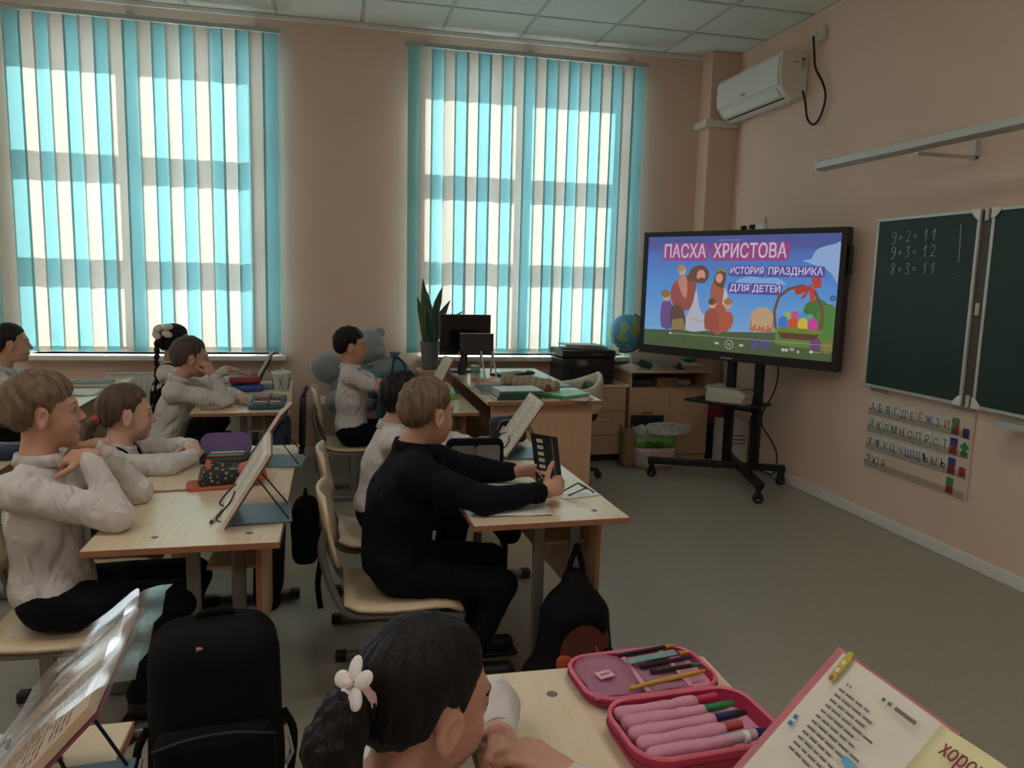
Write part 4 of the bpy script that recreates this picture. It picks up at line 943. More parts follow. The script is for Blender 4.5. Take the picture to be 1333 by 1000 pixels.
# pencil cup
t = thing('pencil_cup', 'glass pencil cup by the plant, red pen and wooden pencil in it', 'pencil cup', (.86, 5.26, TZ))
MB().lathe([(.03, 0), (.034, .09), (.031, .09), (.028, .006)], seg=16).build('cup', c_dark, t)
for x, y, h, m in ((.01, .0, .17, mat('pen_red', 'a83a45', rough=.4)), (-.012, .01, .16, mat('pencil_wood', 'c79a7a', rough=.6)), (.0, -.014, .15, c_dark)):
    MB().tube([(x*.5, y*.5, .01), (x*1.8, y*1.8, h)], [.0045, .0045], 8).build('pen', m, t)
t = thing('glass_jar', 'small clear jar beside the tablet on the teacher desk', 'jar', (.90, 4.98, TZ)); MB().lathe([(.03, 0), (.03, .07), (.026, .08), (.026, .09)], seg=16).build('jar_glass', mat('green_glass', '6f8a84', rough=.15, alpha=.55), t); MB().lathe([(.028, .086), (.028, .098), (.02, .1)], seg=16).build('jar_lid', m_alu, t)
# plant
t = thing('plant_stand', 'small wooden stand under the potted snake plant', 'stand', (.70, 5.80, 0))
MB().b(-.10, .10, -.12, .12, .70, .72).build('stand_top', m_beechx, t, bevel=.002)
for x in (-.08, .08):
    for y in (-.1, .1): MB().b(x-.015, x+.015, y-.015, y+.015, 0, .70).build('leg', m_beechx, t)
t = thing('snake_plant', 'tall snake plant in a grey pot by the right window', 'potted plant', (.70, 5.80, .72))
MB().lathe([(.055, 0), (.075, .2), (.078, .215), (.068, .215), (.065, .19), (.0, .19)], seg=24).build('pot', mat('grey_pot', '6a6c70', rough=.5, var=.1), t)
m_leaf = mat('snake_leaf', '2c4a38', rough=.45, var=.35, scale=26, stretch=(1, 1, 3)); m_leafe = mat('snake_leaf_edge', '8d9a58', rough=.5)
r = random.Random(5)
for (dx, dy, lx, ly, h, w) in [(-.03, 0, -.03, .0, .50, .045), (-.01, .02, -.01, .02, .40, .05), (.02, -.01, .03, -.02, .36, .048), (.035, .01, .12, .02, .34, .045), (.0, -.03, -.04, -.05, .30, .05), (.04, .02, .22, .03, .26, .04), (-.035, .02, -.06, .03, .36, .042), (.02, .03, .08, .05, .44, .045)]:
    P = []; E_ = []
    for i in range(9):
        f = i/8; c = Vector((dx+lx*f*f, dy+ly*f*f, .185+h*f)); ww = w*(.55+.9*f*(1-f)*1.6)*(1-.95*max(0, (f-.7)/.3)**1.5)/1.3; a = .5*math.sin(dx*90+f*1.6)
        row = [c+Vector((math.cos(a)*ww*v, math.sin(a)*ww*v, 0))+Vector((0, .010*v*v, 0)) for v in (-1, -.8, 0, .8, 1)]; P.append(row)
    lf = MB().grid(P).build('leaf', m_leaf, t, solid=.003); 
    for s_ in (0, -1): MB().tube([p[s_] for p in P], .0022, 5).build('leaf_margin', m_leafe, lf)
# printer
t = thing('printer', 'black multifunction printer on the drawer unit with papers on its lid', 'printer', (1.925, 5.85, .622))
MB().b(-.215, .215, -.19, .165, .012, .20).build('printer_body', m_black, t, bevel=.012)
MB().b(-.217, .217, -.192, .165, .205, .262).build('scanner_lid', m_black, t, bevel=.01); 
MB().box((-.06, -.195, .165), (.11, .02, .07), rotm(-.35, 0, 0)).build('control_panel', mat('panel_grey', '33363b', rough=.3), t, bevel=.003)
MB().box((-.06, -.2065, .168), (.06, .003, .035), rotm(-.35, 0, 0)).build('panel_screen', mat('panel_lcd', '6c7075', rough=.3), t)
MB().b(-.15, .17, -.25, -.185, .02, .03).build('paper_tray', mat('tray_dark', '23262c', rough=.3), t, bevel=.003); MB().b(-.16, .18, -.194, -.185, .035, .10).build('output_slot', mat('slot_black', '0a0a0c', rough=.6), t)
MB().b(.04, .11, -.1935, -.191, .225, .235).build('maker_badge', m_tube, t)
for x in (-.2, .2):
    for y in (-.16, .13): MB().cyl((x, y, 0), (x, y, .013), .012).build('rubber_foot', m_cap, t)
r = random.Random(9)
for k in range(6): sheet(['lowest', 'second', 'third', 'fourth', 'fifth', 'topmost'][k]+' loose sheet of the paper pile on the printer lid', 1.92+r.uniform(-.06, .06), 5.86+r.uniform(-.03, .03), .886+.006*k, r.uniform(-.4, .4)+1.57, .21, .30, seed=k+20, wob=.003)
# teacher chair
t = thing('office_chair', 'cream rounded office chair tucked between the teacher desk and the drawers', 'chair', (1.62, 5.17, 0), 0)
P = []
for i in range(17):
    a = math.radians(-115+230*i/16); r1 = .215; zt = .79-.16*abs(i-8)/8*1.0+(.02 if abs(i-8) > 5 else 0)
    P.append([(r1*math.cos(a), r1*1.05*math.sin(a), z) for z in (.50, .56, .62, zt-.08 if zt-.08 > .63 else .64, zt)])
MB().grid(P).build('back_shell', mat('cream_leather', 'cbbfa4', rough=.45, var=.05), t, solid=.05, sub=1)
MB().ellipsoid((0, 0, .47), (.21, .21, .06), None, 20, 10).build('seat_cushion', m_black, t); MB().ellipsoid((.14, 0, .60), (.03, .15, .12), None, 14, 10).build('back_cushion', m_black, t)
MB().cyl((0, 0, .08), (0, 0, .44), .025).build('gas_post', m_tube, t)
for k in range(5):
    a = 2*math.pi*k/5; e_ = Vector((.24*math.cos(a), .24*math.sin(a), .06)); b_ = MB().tube([(0, 0, .09), e_], [.022, .014], 8).build('base_arm', m_black, t); MB().cyl(e_+Vector((0, -.012, -.034)), e_+Vector((0, .012, -.034)), .026).build('caster', m_black, b_)
# globe
def globe():
    t = thing('globe', 'desk globe with blue seas and green land on the cupboard by the display', 'globe', (2.345, 5.86, CZ))
    m = bpy.data.materials.new('globe_map'); m.use_nodes = True; N = m.node_tree.nodes; L = m.node_tree.links; b = N['Principled BSDF']; b.inputs['Roughness'].default_value = .3
    tc = N.new('ShaderNodeTexCoord'); nz = N.new('ShaderNodeTexNoise'); nz.inputs['Scale'].default_value = 7.5; nz.inputs['Detail'].default_value = 5; nz.inputs['Distortion'].default_value = .4; L.new(tc.outputs['Object'], nz.inputs[0])
    cr = N.new('ShaderNodeValToRGB'); L.new(nz.outputs[0], cr.inputs[0]); L.new(cr.outputs[0], b.inputs['Base Color'])
    e = cr.color_ramp.elements; e[0].position = .0; e[0].color = (*rgb('2f78b4'), 1); e[1].position = .48; e[1].color = (*rgb('4f9ccb'), 1)
    for p, c in ((.51, 'a6c27a'), (.57, '7fa55a'), (.62, 'd2c28a'), (.7, 'b98a5a')): q = e.new(p); q.color = (*rgb(c), 1)
    c = Vector((-.045, -.02, .28)); ax = Vector((.39, 0, .92)).normalized()
    s = MB().ellipsoid((0, 0, 0), (.147, .147, .147), None, 40, 24).build('sphere', m, t); s.location = c
    arc = [c+(ax*math.cos(a)+Vector((.92, 0, -.39))*math.sin(a))*.158 for a in [math.pi*k/20 for k in range(21)]]
    MB().tube(arc, .006, 8).build('meridian_arm', m_black, t)
    for s_ in (1, -1): MB().cyl(c+ax*s_*.143, c+ax*s_*.165, .007).build('axis_pin', m_black, t)
    MB().lathe([(.085, 0), (.085, .008), (.05, .02), (.014, .035), (.011, .12), (.006, .125)], (.0, -.02, 0), 24).build('base', m_white, t)
globe()
# heap on the cupboard
stack('textbook', '', 'book', 2.56, 5.80, CZ, .22, .28, [(.016, c_dark, 'lowest dark book in the cupboard-top pile'), (.014, c_teal, 'teal book second in the cupboard-top pile'), (.016, c_dark, 'third dark book in the cupboard-top pile'), (.012, mat('cover_pale_green', '7ea090', rough=.4), 'pale green folder topmost on the cupboard-top pile')], seed=31, group='books piled on the cupboard')
stack('notebook', '', 'book', 2.80, 5.74, CZ, .2, .24, [(.02, c_cov, l) for c_cov, l in ((m_cov_brown, 'brown book lowest at the right end of the cupboard'), (c_white, 'white book above the brown one on the cupboard'))], seed=33, group='books at the right end of the cupboard')
t = thing('tape_dispenser', 'grey tape dispenser on the cupboard below the display', 'dispenser', (2.685, 5.68, CZ)); MB().prism([(-.05, 0), (.05, 0), (.05, .02), (.01, .055), (-.03, .05), (-.05, .02)], .04, Mx, (0, -.02, 0)).build('body', mat('mid_grey', '55585c', rough=.4), t, bevel=.004); MB().cyl((-.012, -.015, .045), (-.012, .015, .045), .024).build('tape_roll', c_white, t)
t = thing('green_box', 'glossy green bag lying at the right end of the cupboard', 'bag', (2.86, 5.85, CZ+.04)); MB().ellipsoid((0, 0, .035), (.065, .08, .035), None, 16, 10).build('bag_body', mat('green_foil', '3f8a4f', rough=.25, var=.2, scale=40, bump=.6, bscale=40), t)
t = thing('cardboard_box', 'brown cardboard box in the open cupboard shelf', 'box', (2.60, 5.77, .593)); MB().b(-.09, .09, -.10, .10, 0, .075).build('box_body', mat('cardboard', '8b6f50', rough=.8, var=.08), t, bevel=.002); MB().b(-.09, .09, -.1025, -.1, .03, .032).build('box_seam', m_edge, t)
t = thing('paper_roll', 'white rolled paper beside the box in the cupboard shelf', 'paper roll', (2.76, 5.74, .593)); MB().cyl((-.06, 0, .026), (.07, .03, .026), .026).build('roll', m_paper, t); MB().cyl((-.0605, 0, .026), (-.062, 0, .026), .014).build('roll_core', c_dark, t)
t = thing('pencil_box', 'dark case at the left in the open cupboard shelf', 'case', (2.38, 5.78, .593)); MB().b(-.09, .09, -.09, .09, 0, .06).build('case_body', c_dark, t, bevel=.01); MB().b(-.09, .09, -.092, -.09, .03, .034).build('zip', m_tube, t)
# newspapers on the trolley shelf: single sheets in a stack
cs, sn = math.cos(TVR), math.sin(TVR)
r = random.Random(44)
names = ['bottom', 'second', 'third', 'fourth', 'fifth', 'sixth', 'seventh', 'top']
for k in range(8):
    o = thing('magazine', '%s magazine of the stack on the trolley shelf' % names[k], 'magazine', (2.80+r.uniform(-.01, .01), 5.0+r.uniform(-.01, .01), .583+.0125*k), TVR+r.uniform(-.06, .06), 'magazines on the trolley shelf')
    mm = [m_paper, c_white, mat('newsprint', 'a9a694', rough=.8), c_dark, m_paper, mat('newsprint', 'a9a694'), c_teal, mat('newsprint', 'a9a694')][k]
    P = [[(-.15+.05*i, -.11+.044*j, .0115+(.012*((i-3)/3)**2 if k == 7 else 0)) for i in range(7)] for j in range(6)]
    MB().b(-.15, .15, -.11, .11, 0, .0105).build('page_block', m_paper, o); MB().grid(P).build('cover', mm, o, solid=.0012)
# floor things by the cupboard
t = thing('carrier_bag', 'green and white plastic carrier bag standing before the cupboard', 'bag', (2.40, 5.44, 0), -.1)
def bagshell(w, d, h, seed, n=20, rows=9, flare=.1):
    r = random.Random(seed); P = []
    for j in range(rows):
        f = j/(rows-1); row = []
        for i in range(n+1):
            a = 2*math.pi*(i % n)/n; ca, sa = math.cos(a), math.sin(a); e_ = .55
            x = math.copysign(abs(ca)**e_, ca)*w/2; y = math.copysign(abs(sa)**e_, sa)*d/2; k = 1+flare*math.sin(f*2.2)+.05*math.sin(a*5+f*9+seed)*(.3+f)
            row.append((x*k, y*k, h*f+(.02*math.sin(a*3+seed) if j == rows-1 else 0)))
        P.append(row)
    return P
P = bagshell(.30, .16, .33, 2); 
MB().grid(P[:5]).build('lower_print', mat('bag_plaid', 'b7a8a0', rough=.35, var=.35, scale=24), t, solid=.003); MB().grid(P[4:7]).build('green_band', mat('bag_green', '5f9a3f', rough=.35, var=.1), t, solid=.003); MB().grid(P[6:]).build('upper_print', mat('bag_white', 'aab5aa', rough=.35, var=.35, scale=30, bump=.6, bscale=30), t, solid=.003)
text_mesh('bag_lettering', 'ТНК', .075, mat('bag_ink', '1f3a1a', rough=.5), t, mat4(Matrix(((1, 0, 0), (0, 0, -1), (0, 1, 0))), (-.10, -.099, .165)), extrude=.002)
P = [[(-.10+.09*i+.01*math.sin(j*2), -.10-.018*math.sin(i*1.3+j), .27+.025*j+.012*math.sin(i*2.1+j)-.025*(i-1)*0) for i in range(5)] for j in range(5)]
MB().grid(P).build('crumpled_film', mat('bag_film', 'b4bab2', rough=.25, var=.3, scale=40, bump=.8, bscale=60), t, solid=.003, sub=1)
t = thing('laptop_case', 'black flat case standing in the carrier bag by the cupboard', 'case', (2.36, 5.49, .02), -.1); MB().b(-.13, .13, -.012, .012, 0, .38).build('case_body', m_black, t, bevel=.006); MB().tube(smooth_path([(-.03, 0, .38), (-.03, 0, .395), (.03, 0, .395), (.03, 0, .38)], 3), .004, 6).build('handle', m_black, t)
t = thing('paper_bag', 'brown paper bag beside the drawer unit on the floor', 'bag', (2.21, 5.50, 0)); MB().grid(bagshell(.09, .14, .30, 7)).build('bag_wall', mat('kraft_paper', '8a7350', rough=.8, var=.15), t, solid=.003); MB().tube([(-.02, -.07, .29), (-.015, -.07, .33), (.015, -.07, .33), (.02, -.07, .29)], .003, 6).build('bag_handle', m_edge, t)
t = thing('storage_carton', 'white carton with grey print on the floor behind the display stand', 'box', (3.04, 5.42, 0), -.25); MB().b(-.1, .1, -.14, .14, 0, .36).build('carton_body', m_paper, t, bevel=.003)
for k in range(3): MB().b(-.06, .08, -.1412, -.14, .26-.03*k, .27-.03*k).build('printed_line', m_print, t)
t = thing('red_carton', 'red and blue carton leaning behind the display stand', 'box', (2.985, 5.72, 0), .1); MB().b(-.035, .10, -.08, .08, .30, .56).build('red_half', mat('carton_red', '8f3a3a', rough=.5), t); MB().b(-.035, .10, -.08, .08, 0, .30).build('blue_half', mat('carton_blue', '2e3550', rough=.5), t)
t = thing('cable_coil', 'coil of dark orange cable hanging on the display stand', 'cable', (0, 0, 0))
MB().tube([(2.965+.0*k, 4.99+.045*math.cos(k*.42)*.6, .42+.06*math.sin(k*.42)) for k in range(30)], .006, 6).build('coil', mat('cable_brown', '4a2a22', rough=.5), t)
MB().cyl((2.965, 4.985, .36), (2.965, 5.0, .36), .01).build('cable_tie', m_black, t)
# plush toys behind the polo-shirt boy
m_plush = mat('grey_plush', '8f9498', rough=.95, var=.12, scale=90, bump=.7, bscale=220, sheen=.3)
m_plusht = mat('teal_plush', '4d7c8c', rough=.9, var=.15, scale=60, bump=.5, bscale=200, sheen=.3)
t = thing('toy_bench', 'low wooden bench by the wall carrying the plush toys', 'bench', (.26, 5.78, 0)); MB().b(-.42, .26, -.2, .2, .48, .50).build('bench_top', m_beech, t, bevel=.002)
for x in (-.38, .22):
    for y in (-.16, .16): MB().b(x-.02, x+.02, y-.02, y+.02, 0, .48).build('leg', m_beechx, t)
t = thing('plush_bear', 'big grey plush bear sitting by the wall behind the polo-shirt boy', 'plush toy', (.12, 5.76, .44))
MB().ellipsoid((0, 0, .19), (.17, .15, .19), None, 24, 16).build('body', m_plush, t); h_ = MB().ellipsoid((.11, -.03, .46), (.13, .12, .125), None, 24, 16).build('head', m_plush, t)
for s_ in (-1, 1): MB().ellipsoid((.11+s_*.09, .01, .56), (.04, .025, .04), None, 12, 8).build('ear', m_plush, h_)
MB().ellipsoid((.19, -.12, .43), (.05, .05, .04), None, 14, 10).build('muzzle', m_plush, h_)
MB().ellipsoid((-.17, -.04, .30), (.13, .09, .11), rotm(0, .4, 0), 18, 12).build('arm', m_plush, t); MB().ellipsoid((.22, -.06, .30), (.12, .08, .09), rotm(0, -.2, 0), 18, 12).build('arm', m_plush, t)
for s_ in (-1, 1): MB().ellipsoid((s_*.12, -.16, .075), (.075, .13, .075), None, 16, 12).build('leg', m_plush, t)
t = thing('drawstring_bag', 'round teal shoe bag with black straps on the bench by the plant', 'bag', (.43, 5.72, .50))
MB().ellipsoid((0, 0, .16), (.125, .12, .16), None, 24, 16).build('bag_body', m_plusht, t); MB().lathe([(.03, .30), (.022, .325), (.045, .36), (.04, .362)], seg=16).build('gathered_neck', m_plusht, t)
for a in (.3, 1.35, 2.3): MB().tube([Vector((math.cos(a+math.pi)*.129*math.sin(q), math.sin(a+math.pi)*.124*math.sin(q), .16+.165*math.cos(q))) for q in [.15+.2*k for k in range(13)]], .008, 6).build('strap', m_black, t)
t = thing('drawstring_bag', 'dull teal shoe bag slumped between the bear and the other bag', 'bag', (.24, 5.56, .50)); MB().ellipsoid((0, 0, .13), (.09, .09, .13), None, 20, 14).build('bag_body', m_plusht, t); MB().lathe([(.025, .24), (.018, .26), (.035, .285), (.03, .287)], seg=14).build('gathered_neck', m_plusht, t)
t = thing('school_bag', 'dark teal bag hanging beside the polo-shirt boy under the desk', 'bag', (.325, 5.33, .0)); MB().ellipsoid((0, 0, .46), (.05, .12, .17), None, 18, 12).build('bag_body', mat('petrol_cloth', '2c5560', rough=.8, var=.15), t); MB().tube(smooth_path([(0, -.05, .6), (.02, -.03, .645), (.02, .03, .645), (0, .05, .6)], 4), .006, 6).build('bag_strap', m_black, t)
# coat on the back of the polo-shirt boy chair
t = thing('draped_coat', 'dark coat hanging from the chair of the polo-shirt boy', 'coat', (-.165, 4.98, 0))
P = [[(-.02-.03*math.sin(v*3)-.01*u, -.19+.095*i+.01*math.sin(u*4+i), .66-.40*u) for i, v in enumerate((0, .25, .5, .75, 1))] for u in [k/6 for k in range(7)]]
MB().grid(P).build('coat_cloth', mat('dark_coat', '33323a', rough=.9, var=.15), t, solid=.02, sub=1); MB().tube(smooth_path([(-.03, -.05, .66), (-.015, -.02, .70), (-.015, .02, .70), (-.03, .05, .66)], 4), .012, 8).build('coat_collar', mat('dark_coat', '33323a'), t)
# ---- backpacks
m_bpk = mat('black_cordura', '0b0c0f', rough=.85, spec=.2, var=.2, scale=60, bump=.4, bscale=300)
m_bpk2 = mat('charcoal_cloth', '100f12', rough=.85, spec=.2, var=.2, bump=.4, bscale=250)
m_orange = mat('orange_cloth', 'b0482a', rough=.7, var=.15)
def rbox_sdf(name, c, half, rad, material, parent, rot=None, taper=0, noise=.006, res=.007, seed=0):
    half = Vector(half); c = Vector(c); R3 = rot if rot else Matrix.Identity(3)
    ext = max(half)*1.8+.03; S = SDF(c-Vector((ext,)*3), c+Vector((ext,)*3), res)
    S.box(c, half, R3, rad, 0, taper); S.wrinkle(noise, 14, seed); return S.build(name, material, parent)
# ================================================================== people
SKIN = {}
def skin_mat(name, col): 
    return [mat('skin_'+name, col, rough=.5, var=.05, scale=40, bump=.08, bscale=500, spec=.35), mat('lips_'+name, tuple(c*f for c, f in zip(rgb(col), (.80, .55, .55))), rough=.45, var=.05)]
def hair_mat(name, col):
    if 'hair_'+name in MATS: return MATS['hair_'+name]
    m = mat('hair_'+name, col, rough=.5, var=.45, scale=60, stretch=(1, 1, .22), bump=.7, bscale=170, spec=.22); return m
def V(*a): return Vector(a)
def hand(S, wrist, fwd, dorsal, side, curl=.35, spread=.5, thumb=None, sc=1.0, curls=None):
    """palm, five fingers and thumb; side=+1 right hand"""
    M = frame(fwd, Vector(dorsal).cross(Vector(fwd))*side); f = M.col[0]; th = M.col[1]; do = Vector(dorsal); do = (do-f*do.dot(f)).normalized()
    w = Vector(wrist); K = []
    S.cap(w-f*.02, w+f*.015*sc, .0185*sc, .02*sc, .012)
    for i, (yo, ln) in enumerate(((.024, .052), (.0085, .058), (-.007, .053), (-.0215, .041))):
        kn = w+f*(.066-.004*abs(i-1))*sc+th*yo*sc
        S.cap(w+f*.012*sc+th*yo*.6*sc, kn, .014*sc, .0095*sc, .010)
        c = curls[i] if curls else curl; a = c*.9; p = kn; r0 = .0082*sc; sp = th*(yo*spread)*.9
        for j, fr in enumerate((.45, .31, .24)):
            d = (f*math.cos(a)-do*math.sin(a)+sp).normalized(); q = p+d*ln*fr*sc*1.05
            S.cap(p, q, r0, r0*.92, .003); p = q; r0 *= .92; a += c*1.05
    t0 = w+f*.016*sc+th*.017*sc-do*.004; td = thumb if thumb else (f*.75+th*.55-do*.25)
    td = Vector(td).normalized(); t1 = t0+td*.03*sc+th*.008*sc; t2 = t1+(td+f*.15).normalized()*.026*sc; t3 = t2+(td+f*.3).normalized()*.02*sc
    S.cap(t0, t1, .0125*sc, .0095*sc, .010); S.cap(t1, t2, .0092*sc, .0085*sc, .004); S.cap(t2, t3, .0085*sc, .0068*sc, .004)
def head_skin(S, c, R, sc, neck):
    def P(x, y, z): return c+R @ V(x, y, z)*sc
    def E(p, r, k, op='add', rot=None): S.ell(P(*p), [q*sc for q in r], R @ rot if rot else R, k*sc, op)
    E((-.014, 0, .030), (.090, .072, .080), .0)
    E((.028, 0, -.028), (.055, .057, .074), .03)
    E((.030, 0, -.062), (.045, .046, .040), .03)
    E((.058, 0, -.088), (.020, .022, .017), .022)
    for s in (-1, 1):
        E((.050, s*.034, -.036), (.026, .022, .028), .02)
        E((.0765, s*.031, .004), (.010, .017, .011), .012, 'cut')
        E((.0655, s*.031, .0035), (.0145, .0155, .0135), .004)
        E((.071, s*.031, -.0005), (.016, .0125, .0052), .003, 'cut')
        E((-.004, s*.0745, -.008), (.018, .007, .031), .006, rot=rotm(0, .22, s*.35))
        E((-.001, s*.081, -.004), (.009, .005, .016), .003, 'cut', rot=rotm(0, .22, s*.35))
        E((-.006, s*.077, -.034), (.008, .0055, .009), .006)
    E((.070, 0, .022), (.016, .042, .012), .016)
    S.cap(P(.079, 0, .008), P(.0985, 0, -.027), .0068*sc, .0098*sc, .012*sc)
    for s in (-1, 1): E((.089, s*.010, -.031), (.009, .0065, .0065), .006)
    E((.080, 0, -.0535), (.0105, .020, .0062), .006); E((.0785, 0, -.0655), (.010, .017, .0068), .005)
    S.cap(P(.092, -.018, -.0592), P(.092, .018, -.0592), .0022*sc, .0022*sc, .002, 'cut')
    E((.072, 0, -.076), (.012, .020, .005), .006, 'cut')
    S.cap(P(-.022, 0, -.05), neck, .043*sc, .046*sc, .02)
HAIRLINES = {'boy': ([-.13, -.085, -.06, -.035, -.022, .0, .012, .022, .034, .05, .07, .12], [-.050, -.052, -.048, -.030, .006, .012, -.010, .006, .030, .047, .056, .056]),
             'fringe': ([-.13, -.085, -.06, -.035, -.022, .0, .012, .022, .034, .05, .07, .12], [-.052, -.055, -.052, -.032, .006, .012, -.014, -.002, .014, .028, .040, .042]),
             'girl': ([-.13, -.085, -.06, -.035, -.02, .004, .014, .022, .034, .05, .07, .12], [-.056, -.060, -.048, -.024, .018, .020, .004, .022, .044, .060, .070, .070])}
def hair_cap(root, c, R, sc, style, material, thick=.012, seed=0, name='hair', taper=.035):
    S = SDF((-.15, -.12, -.12), (.14, .12, .16), .0032)
    S.ell((-.016, 0, .032), (.090+thick, .073+thick*.8, .081+thick*1.1), None, 0)
    S.ell((-.035, 0, -.01), (.066+thick, .062+thick*.6, .065), None, .02)
    x, y, z = S.coords(); hx, hz = HAIRLINES[style]
    a = np.arctan2(y, x+.045); w = np.sin(a*26+z*40+3*np.sin(z*30+seed))*.5+np.sin(a*53+z*25+seed+x*60)*.35+np.sin(a*11+x*45+seed)*.5
    S.f = (S.f+.0022*w).astype(np.float32)
    if style != 'girl':
        cl_ = np.sin(a*8+z*38+seed)*np.sin(x*75+y*48+seed*2)+.7*np.sin(x*120-y*90+z*110+seed); S.f = (S.f+.0030*cl_*np.clip((z+.02)/.06, .2, 1)).astype(np.float32); taper = .065
    line = np.interp(np.broadcast_to(x, (S.n[0], 1, 1)), hx, hz).astype(np.float32)+.0035*np.sin(y*170+seed)+.0025*np.sin(y*330+1)+.003*np.sin(x*260)
    line = line+np.where(x > .03, .10*np.abs(y)*np.clip((.06-np.abs(y))/.06, -1, 0)*-1, 0)
    S.f = (S.f+(thick+.001)*.85*np.clip(1-(z-line)/taper, 0, 1)**1.5).astype(np.float32)
    S.clip((line-z)*.9, .004)
    for s in (-1, 1): S.ell((-.002, s*.078, -.010), (.020, .014, .032), rotm(0, .22, 0), .004, 'cut')
    p, tr, qd = S.raw(); Rn = np.array(R)*sc; p = p @ Rn.T+np.array(c)
    return poly_obj(name, p, tr, qd, material, root)
m_eyew = mat('eye_white', 'aaa39d', rough=.2, var=.02); m_iris = mat('eye_iris', '22282e', rough=.15, var=.2); m_brow = {}
def person(key, label, loc, chest, neck, head, rot, armR, armL, legs, skin, hair, style, shirt, pants, sc=1.0, sleeve='long', res=.0045, thick=.012, girth=1.0, lower='trousers', hem=None, shoe=None, collar=None, cuff=None, seed=0, brow=None, clothname='shirt', shirt_fat=.0, vest=None):
    t = thing('person', label, 'person', (loc[0], loc[1], 0)); o3 = V(loc[0], loc[1], 0)
    L = lambda p: Vector(p)-o3
    hip = L(loc); chest = L(chest); neck = L(neck); hc = L(head)
    yaw, pitch, roll = rot; R = Euler((roll, 0, 0)).to_matrix(); R = rotm(0, 0, yaw) @ rotm(0, pitch, 0) @ R
    up = (chest-hip).normalized(); F = frame(V(1, 0, 0) if abs(up.x) < .95 else V(0, 0, -1), V(0, 1, 0)); fw = (V(1, 0, 0)-up*up.x).normalized(); ly = up.cross(fw); T = Matrix((fw, ly, up)).transposed()
    shR = neck+T @ V(.0, -.125*sc, -.055*sc); shL = neck+T @ V(.0, .125*sc, -.055*sc)
    if armR.get('sh'): shR = L(armR['sh'])
    if armL.get('sh'): shL = L(armL['sh'])
    pts = [hip, chest, neck, hc, shR, shL]; arms = []
    for arm, sh, side in ((armR, shR, 1), (armL, shL, -1)):
        e, w = L(arm['el']), L(arm['wr']); arms.append((sh, e, w, arm, side)); pts += [e, w, w+Vector(arm['fwd']).normalized()*.14]
    lg = []
    for (kn, an, ty) in legs:
        kn, an = L(kn), L(an); hj = hip+V(.0, math.copysign(.07, kn.y-hip.y) if abs(kn.y-hip.y) > .01 else .07, .0); toe = an+V(math.cos(ty)*.13, math.sin(ty)*.13, -.035); lg.append((hj, kn, an, toe)); pts += [kn, an, toe]
    lo = V(*[min(p[i] for p in pts) for i in range(3)])-V(.12, .12, .09); hi = V(*[max(p[i] for p in pts) for i in range(3)])+V(.13, .13, .13)
    S = SDF(lo, hi, res)
    # torso, arms and legs of the body
    S.ell(hip+V(0, 0, .02), (.085*sc, .12*sc, .085*sc), T, 0); S.ell(chest, (.075*sc, .108*sc, .12*sc), T, .05); S.cap(hip+V(0, 0, .03), chest, .082*sc, .085*sc, .04)
    S.cap(shR, shL, .045*sc, .045*sc, .04); S.cap(chest, neck, .07*sc, .045*sc, .04)
    for sh, e, w, arm, side in arms:
        S.cap(sh, e, .036*sc, .028*sc, .03); S.cap(e, w, .0285*sc, .0195*sc, .015)
        hand(S, w, arm['fwd'], arm['dor'], side, arm.get('curl', .35), arm.get('spread', .5), arm.get('thumb'), sc*.98, arm.get('curls'))
    for hj, kn, an, toe in lg: S.cap(hj, kn, .062*sc, .044*sc, .03); S.cap(kn, an, .042*sc, .027*sc, .015); S.cap(an+V(0, 0, -.02), toe, .026, .02, .02)
    head_skin(S, hc, R, sc, neck-T @ V(0, 0, .02))
    p, tr, qd = S.raw(); body = poly_obj('body', p, tr, qd, skin, t)
    n = len(body.data.polygons); cen = np.zeros(n*3, dtype=np.float32); body.data.polygons.foreach_get('center', cen); cen = (cen.reshape(-1, 3)-np.array(hc)) @ np.array(R)/sc
    lip = (cen[:, 0] > .073) & (np.abs(cen[:, 1]) < .0185-1.2*np.maximum(0, np.abs(cen[:, 2]+.0595)-.006)) & (cen[:, 2] < -.0505) & (cen[:, 2] > -.0705)
    body.data.polygons.foreach_set('material_index', lip.astype(np.int32))
    # eyes and brows
    for s in (-1, 1):
        ec = hc+R @ V(.0672, s*.031, .0015)*sc; e = MB().ellipsoid(ec, (.0128*sc,)*3, None, 14, 10).build('eye', m_eyew, t)
        g = (R @ V(1, s*.12, 0)).normalized(); fr = frame(g.orthogonal(), g.cross(g.orthogonal()))
        MB().lathe([(.0072*sc, 0), (.0062*sc, .0012*sc), (.0, .0016*sc)], ec+g*.0118*sc, 14, Matrix((fr.col[0], fr.col[1], g)).transposed()).build('iris', m_iris, e)
        bp = [hc+R @ V(x, s*yy, z)*sc for x, yy, z in ((.082, .014, .020), (.083, .025, .0245), (.077, .037, .0245), (.067, .046, .019))]
        MB().tube(smooth_path(bp, 3), [.0022*sc]*10, 6).build('eyebrow', brow or hair, t)
        lp = [hc+R @ V(x, s*yy, z)*sc for x, yy, z in ((.0775, .019, .005), (.0815, .027, .0085), (.0795, .035, .0085), (.073, .043, .004))]
        MB().tube(smooth_path(lp, 3), .0011*sc, 5).build('eyelashes', MATS['black_plastic'], t)
    hp = hair_cap(t, hc, R, sc, style, hair, thick, seed)
    # clothes
    fat = shirt_fat
    S = SDF(lo, hi, .0055); g = girth
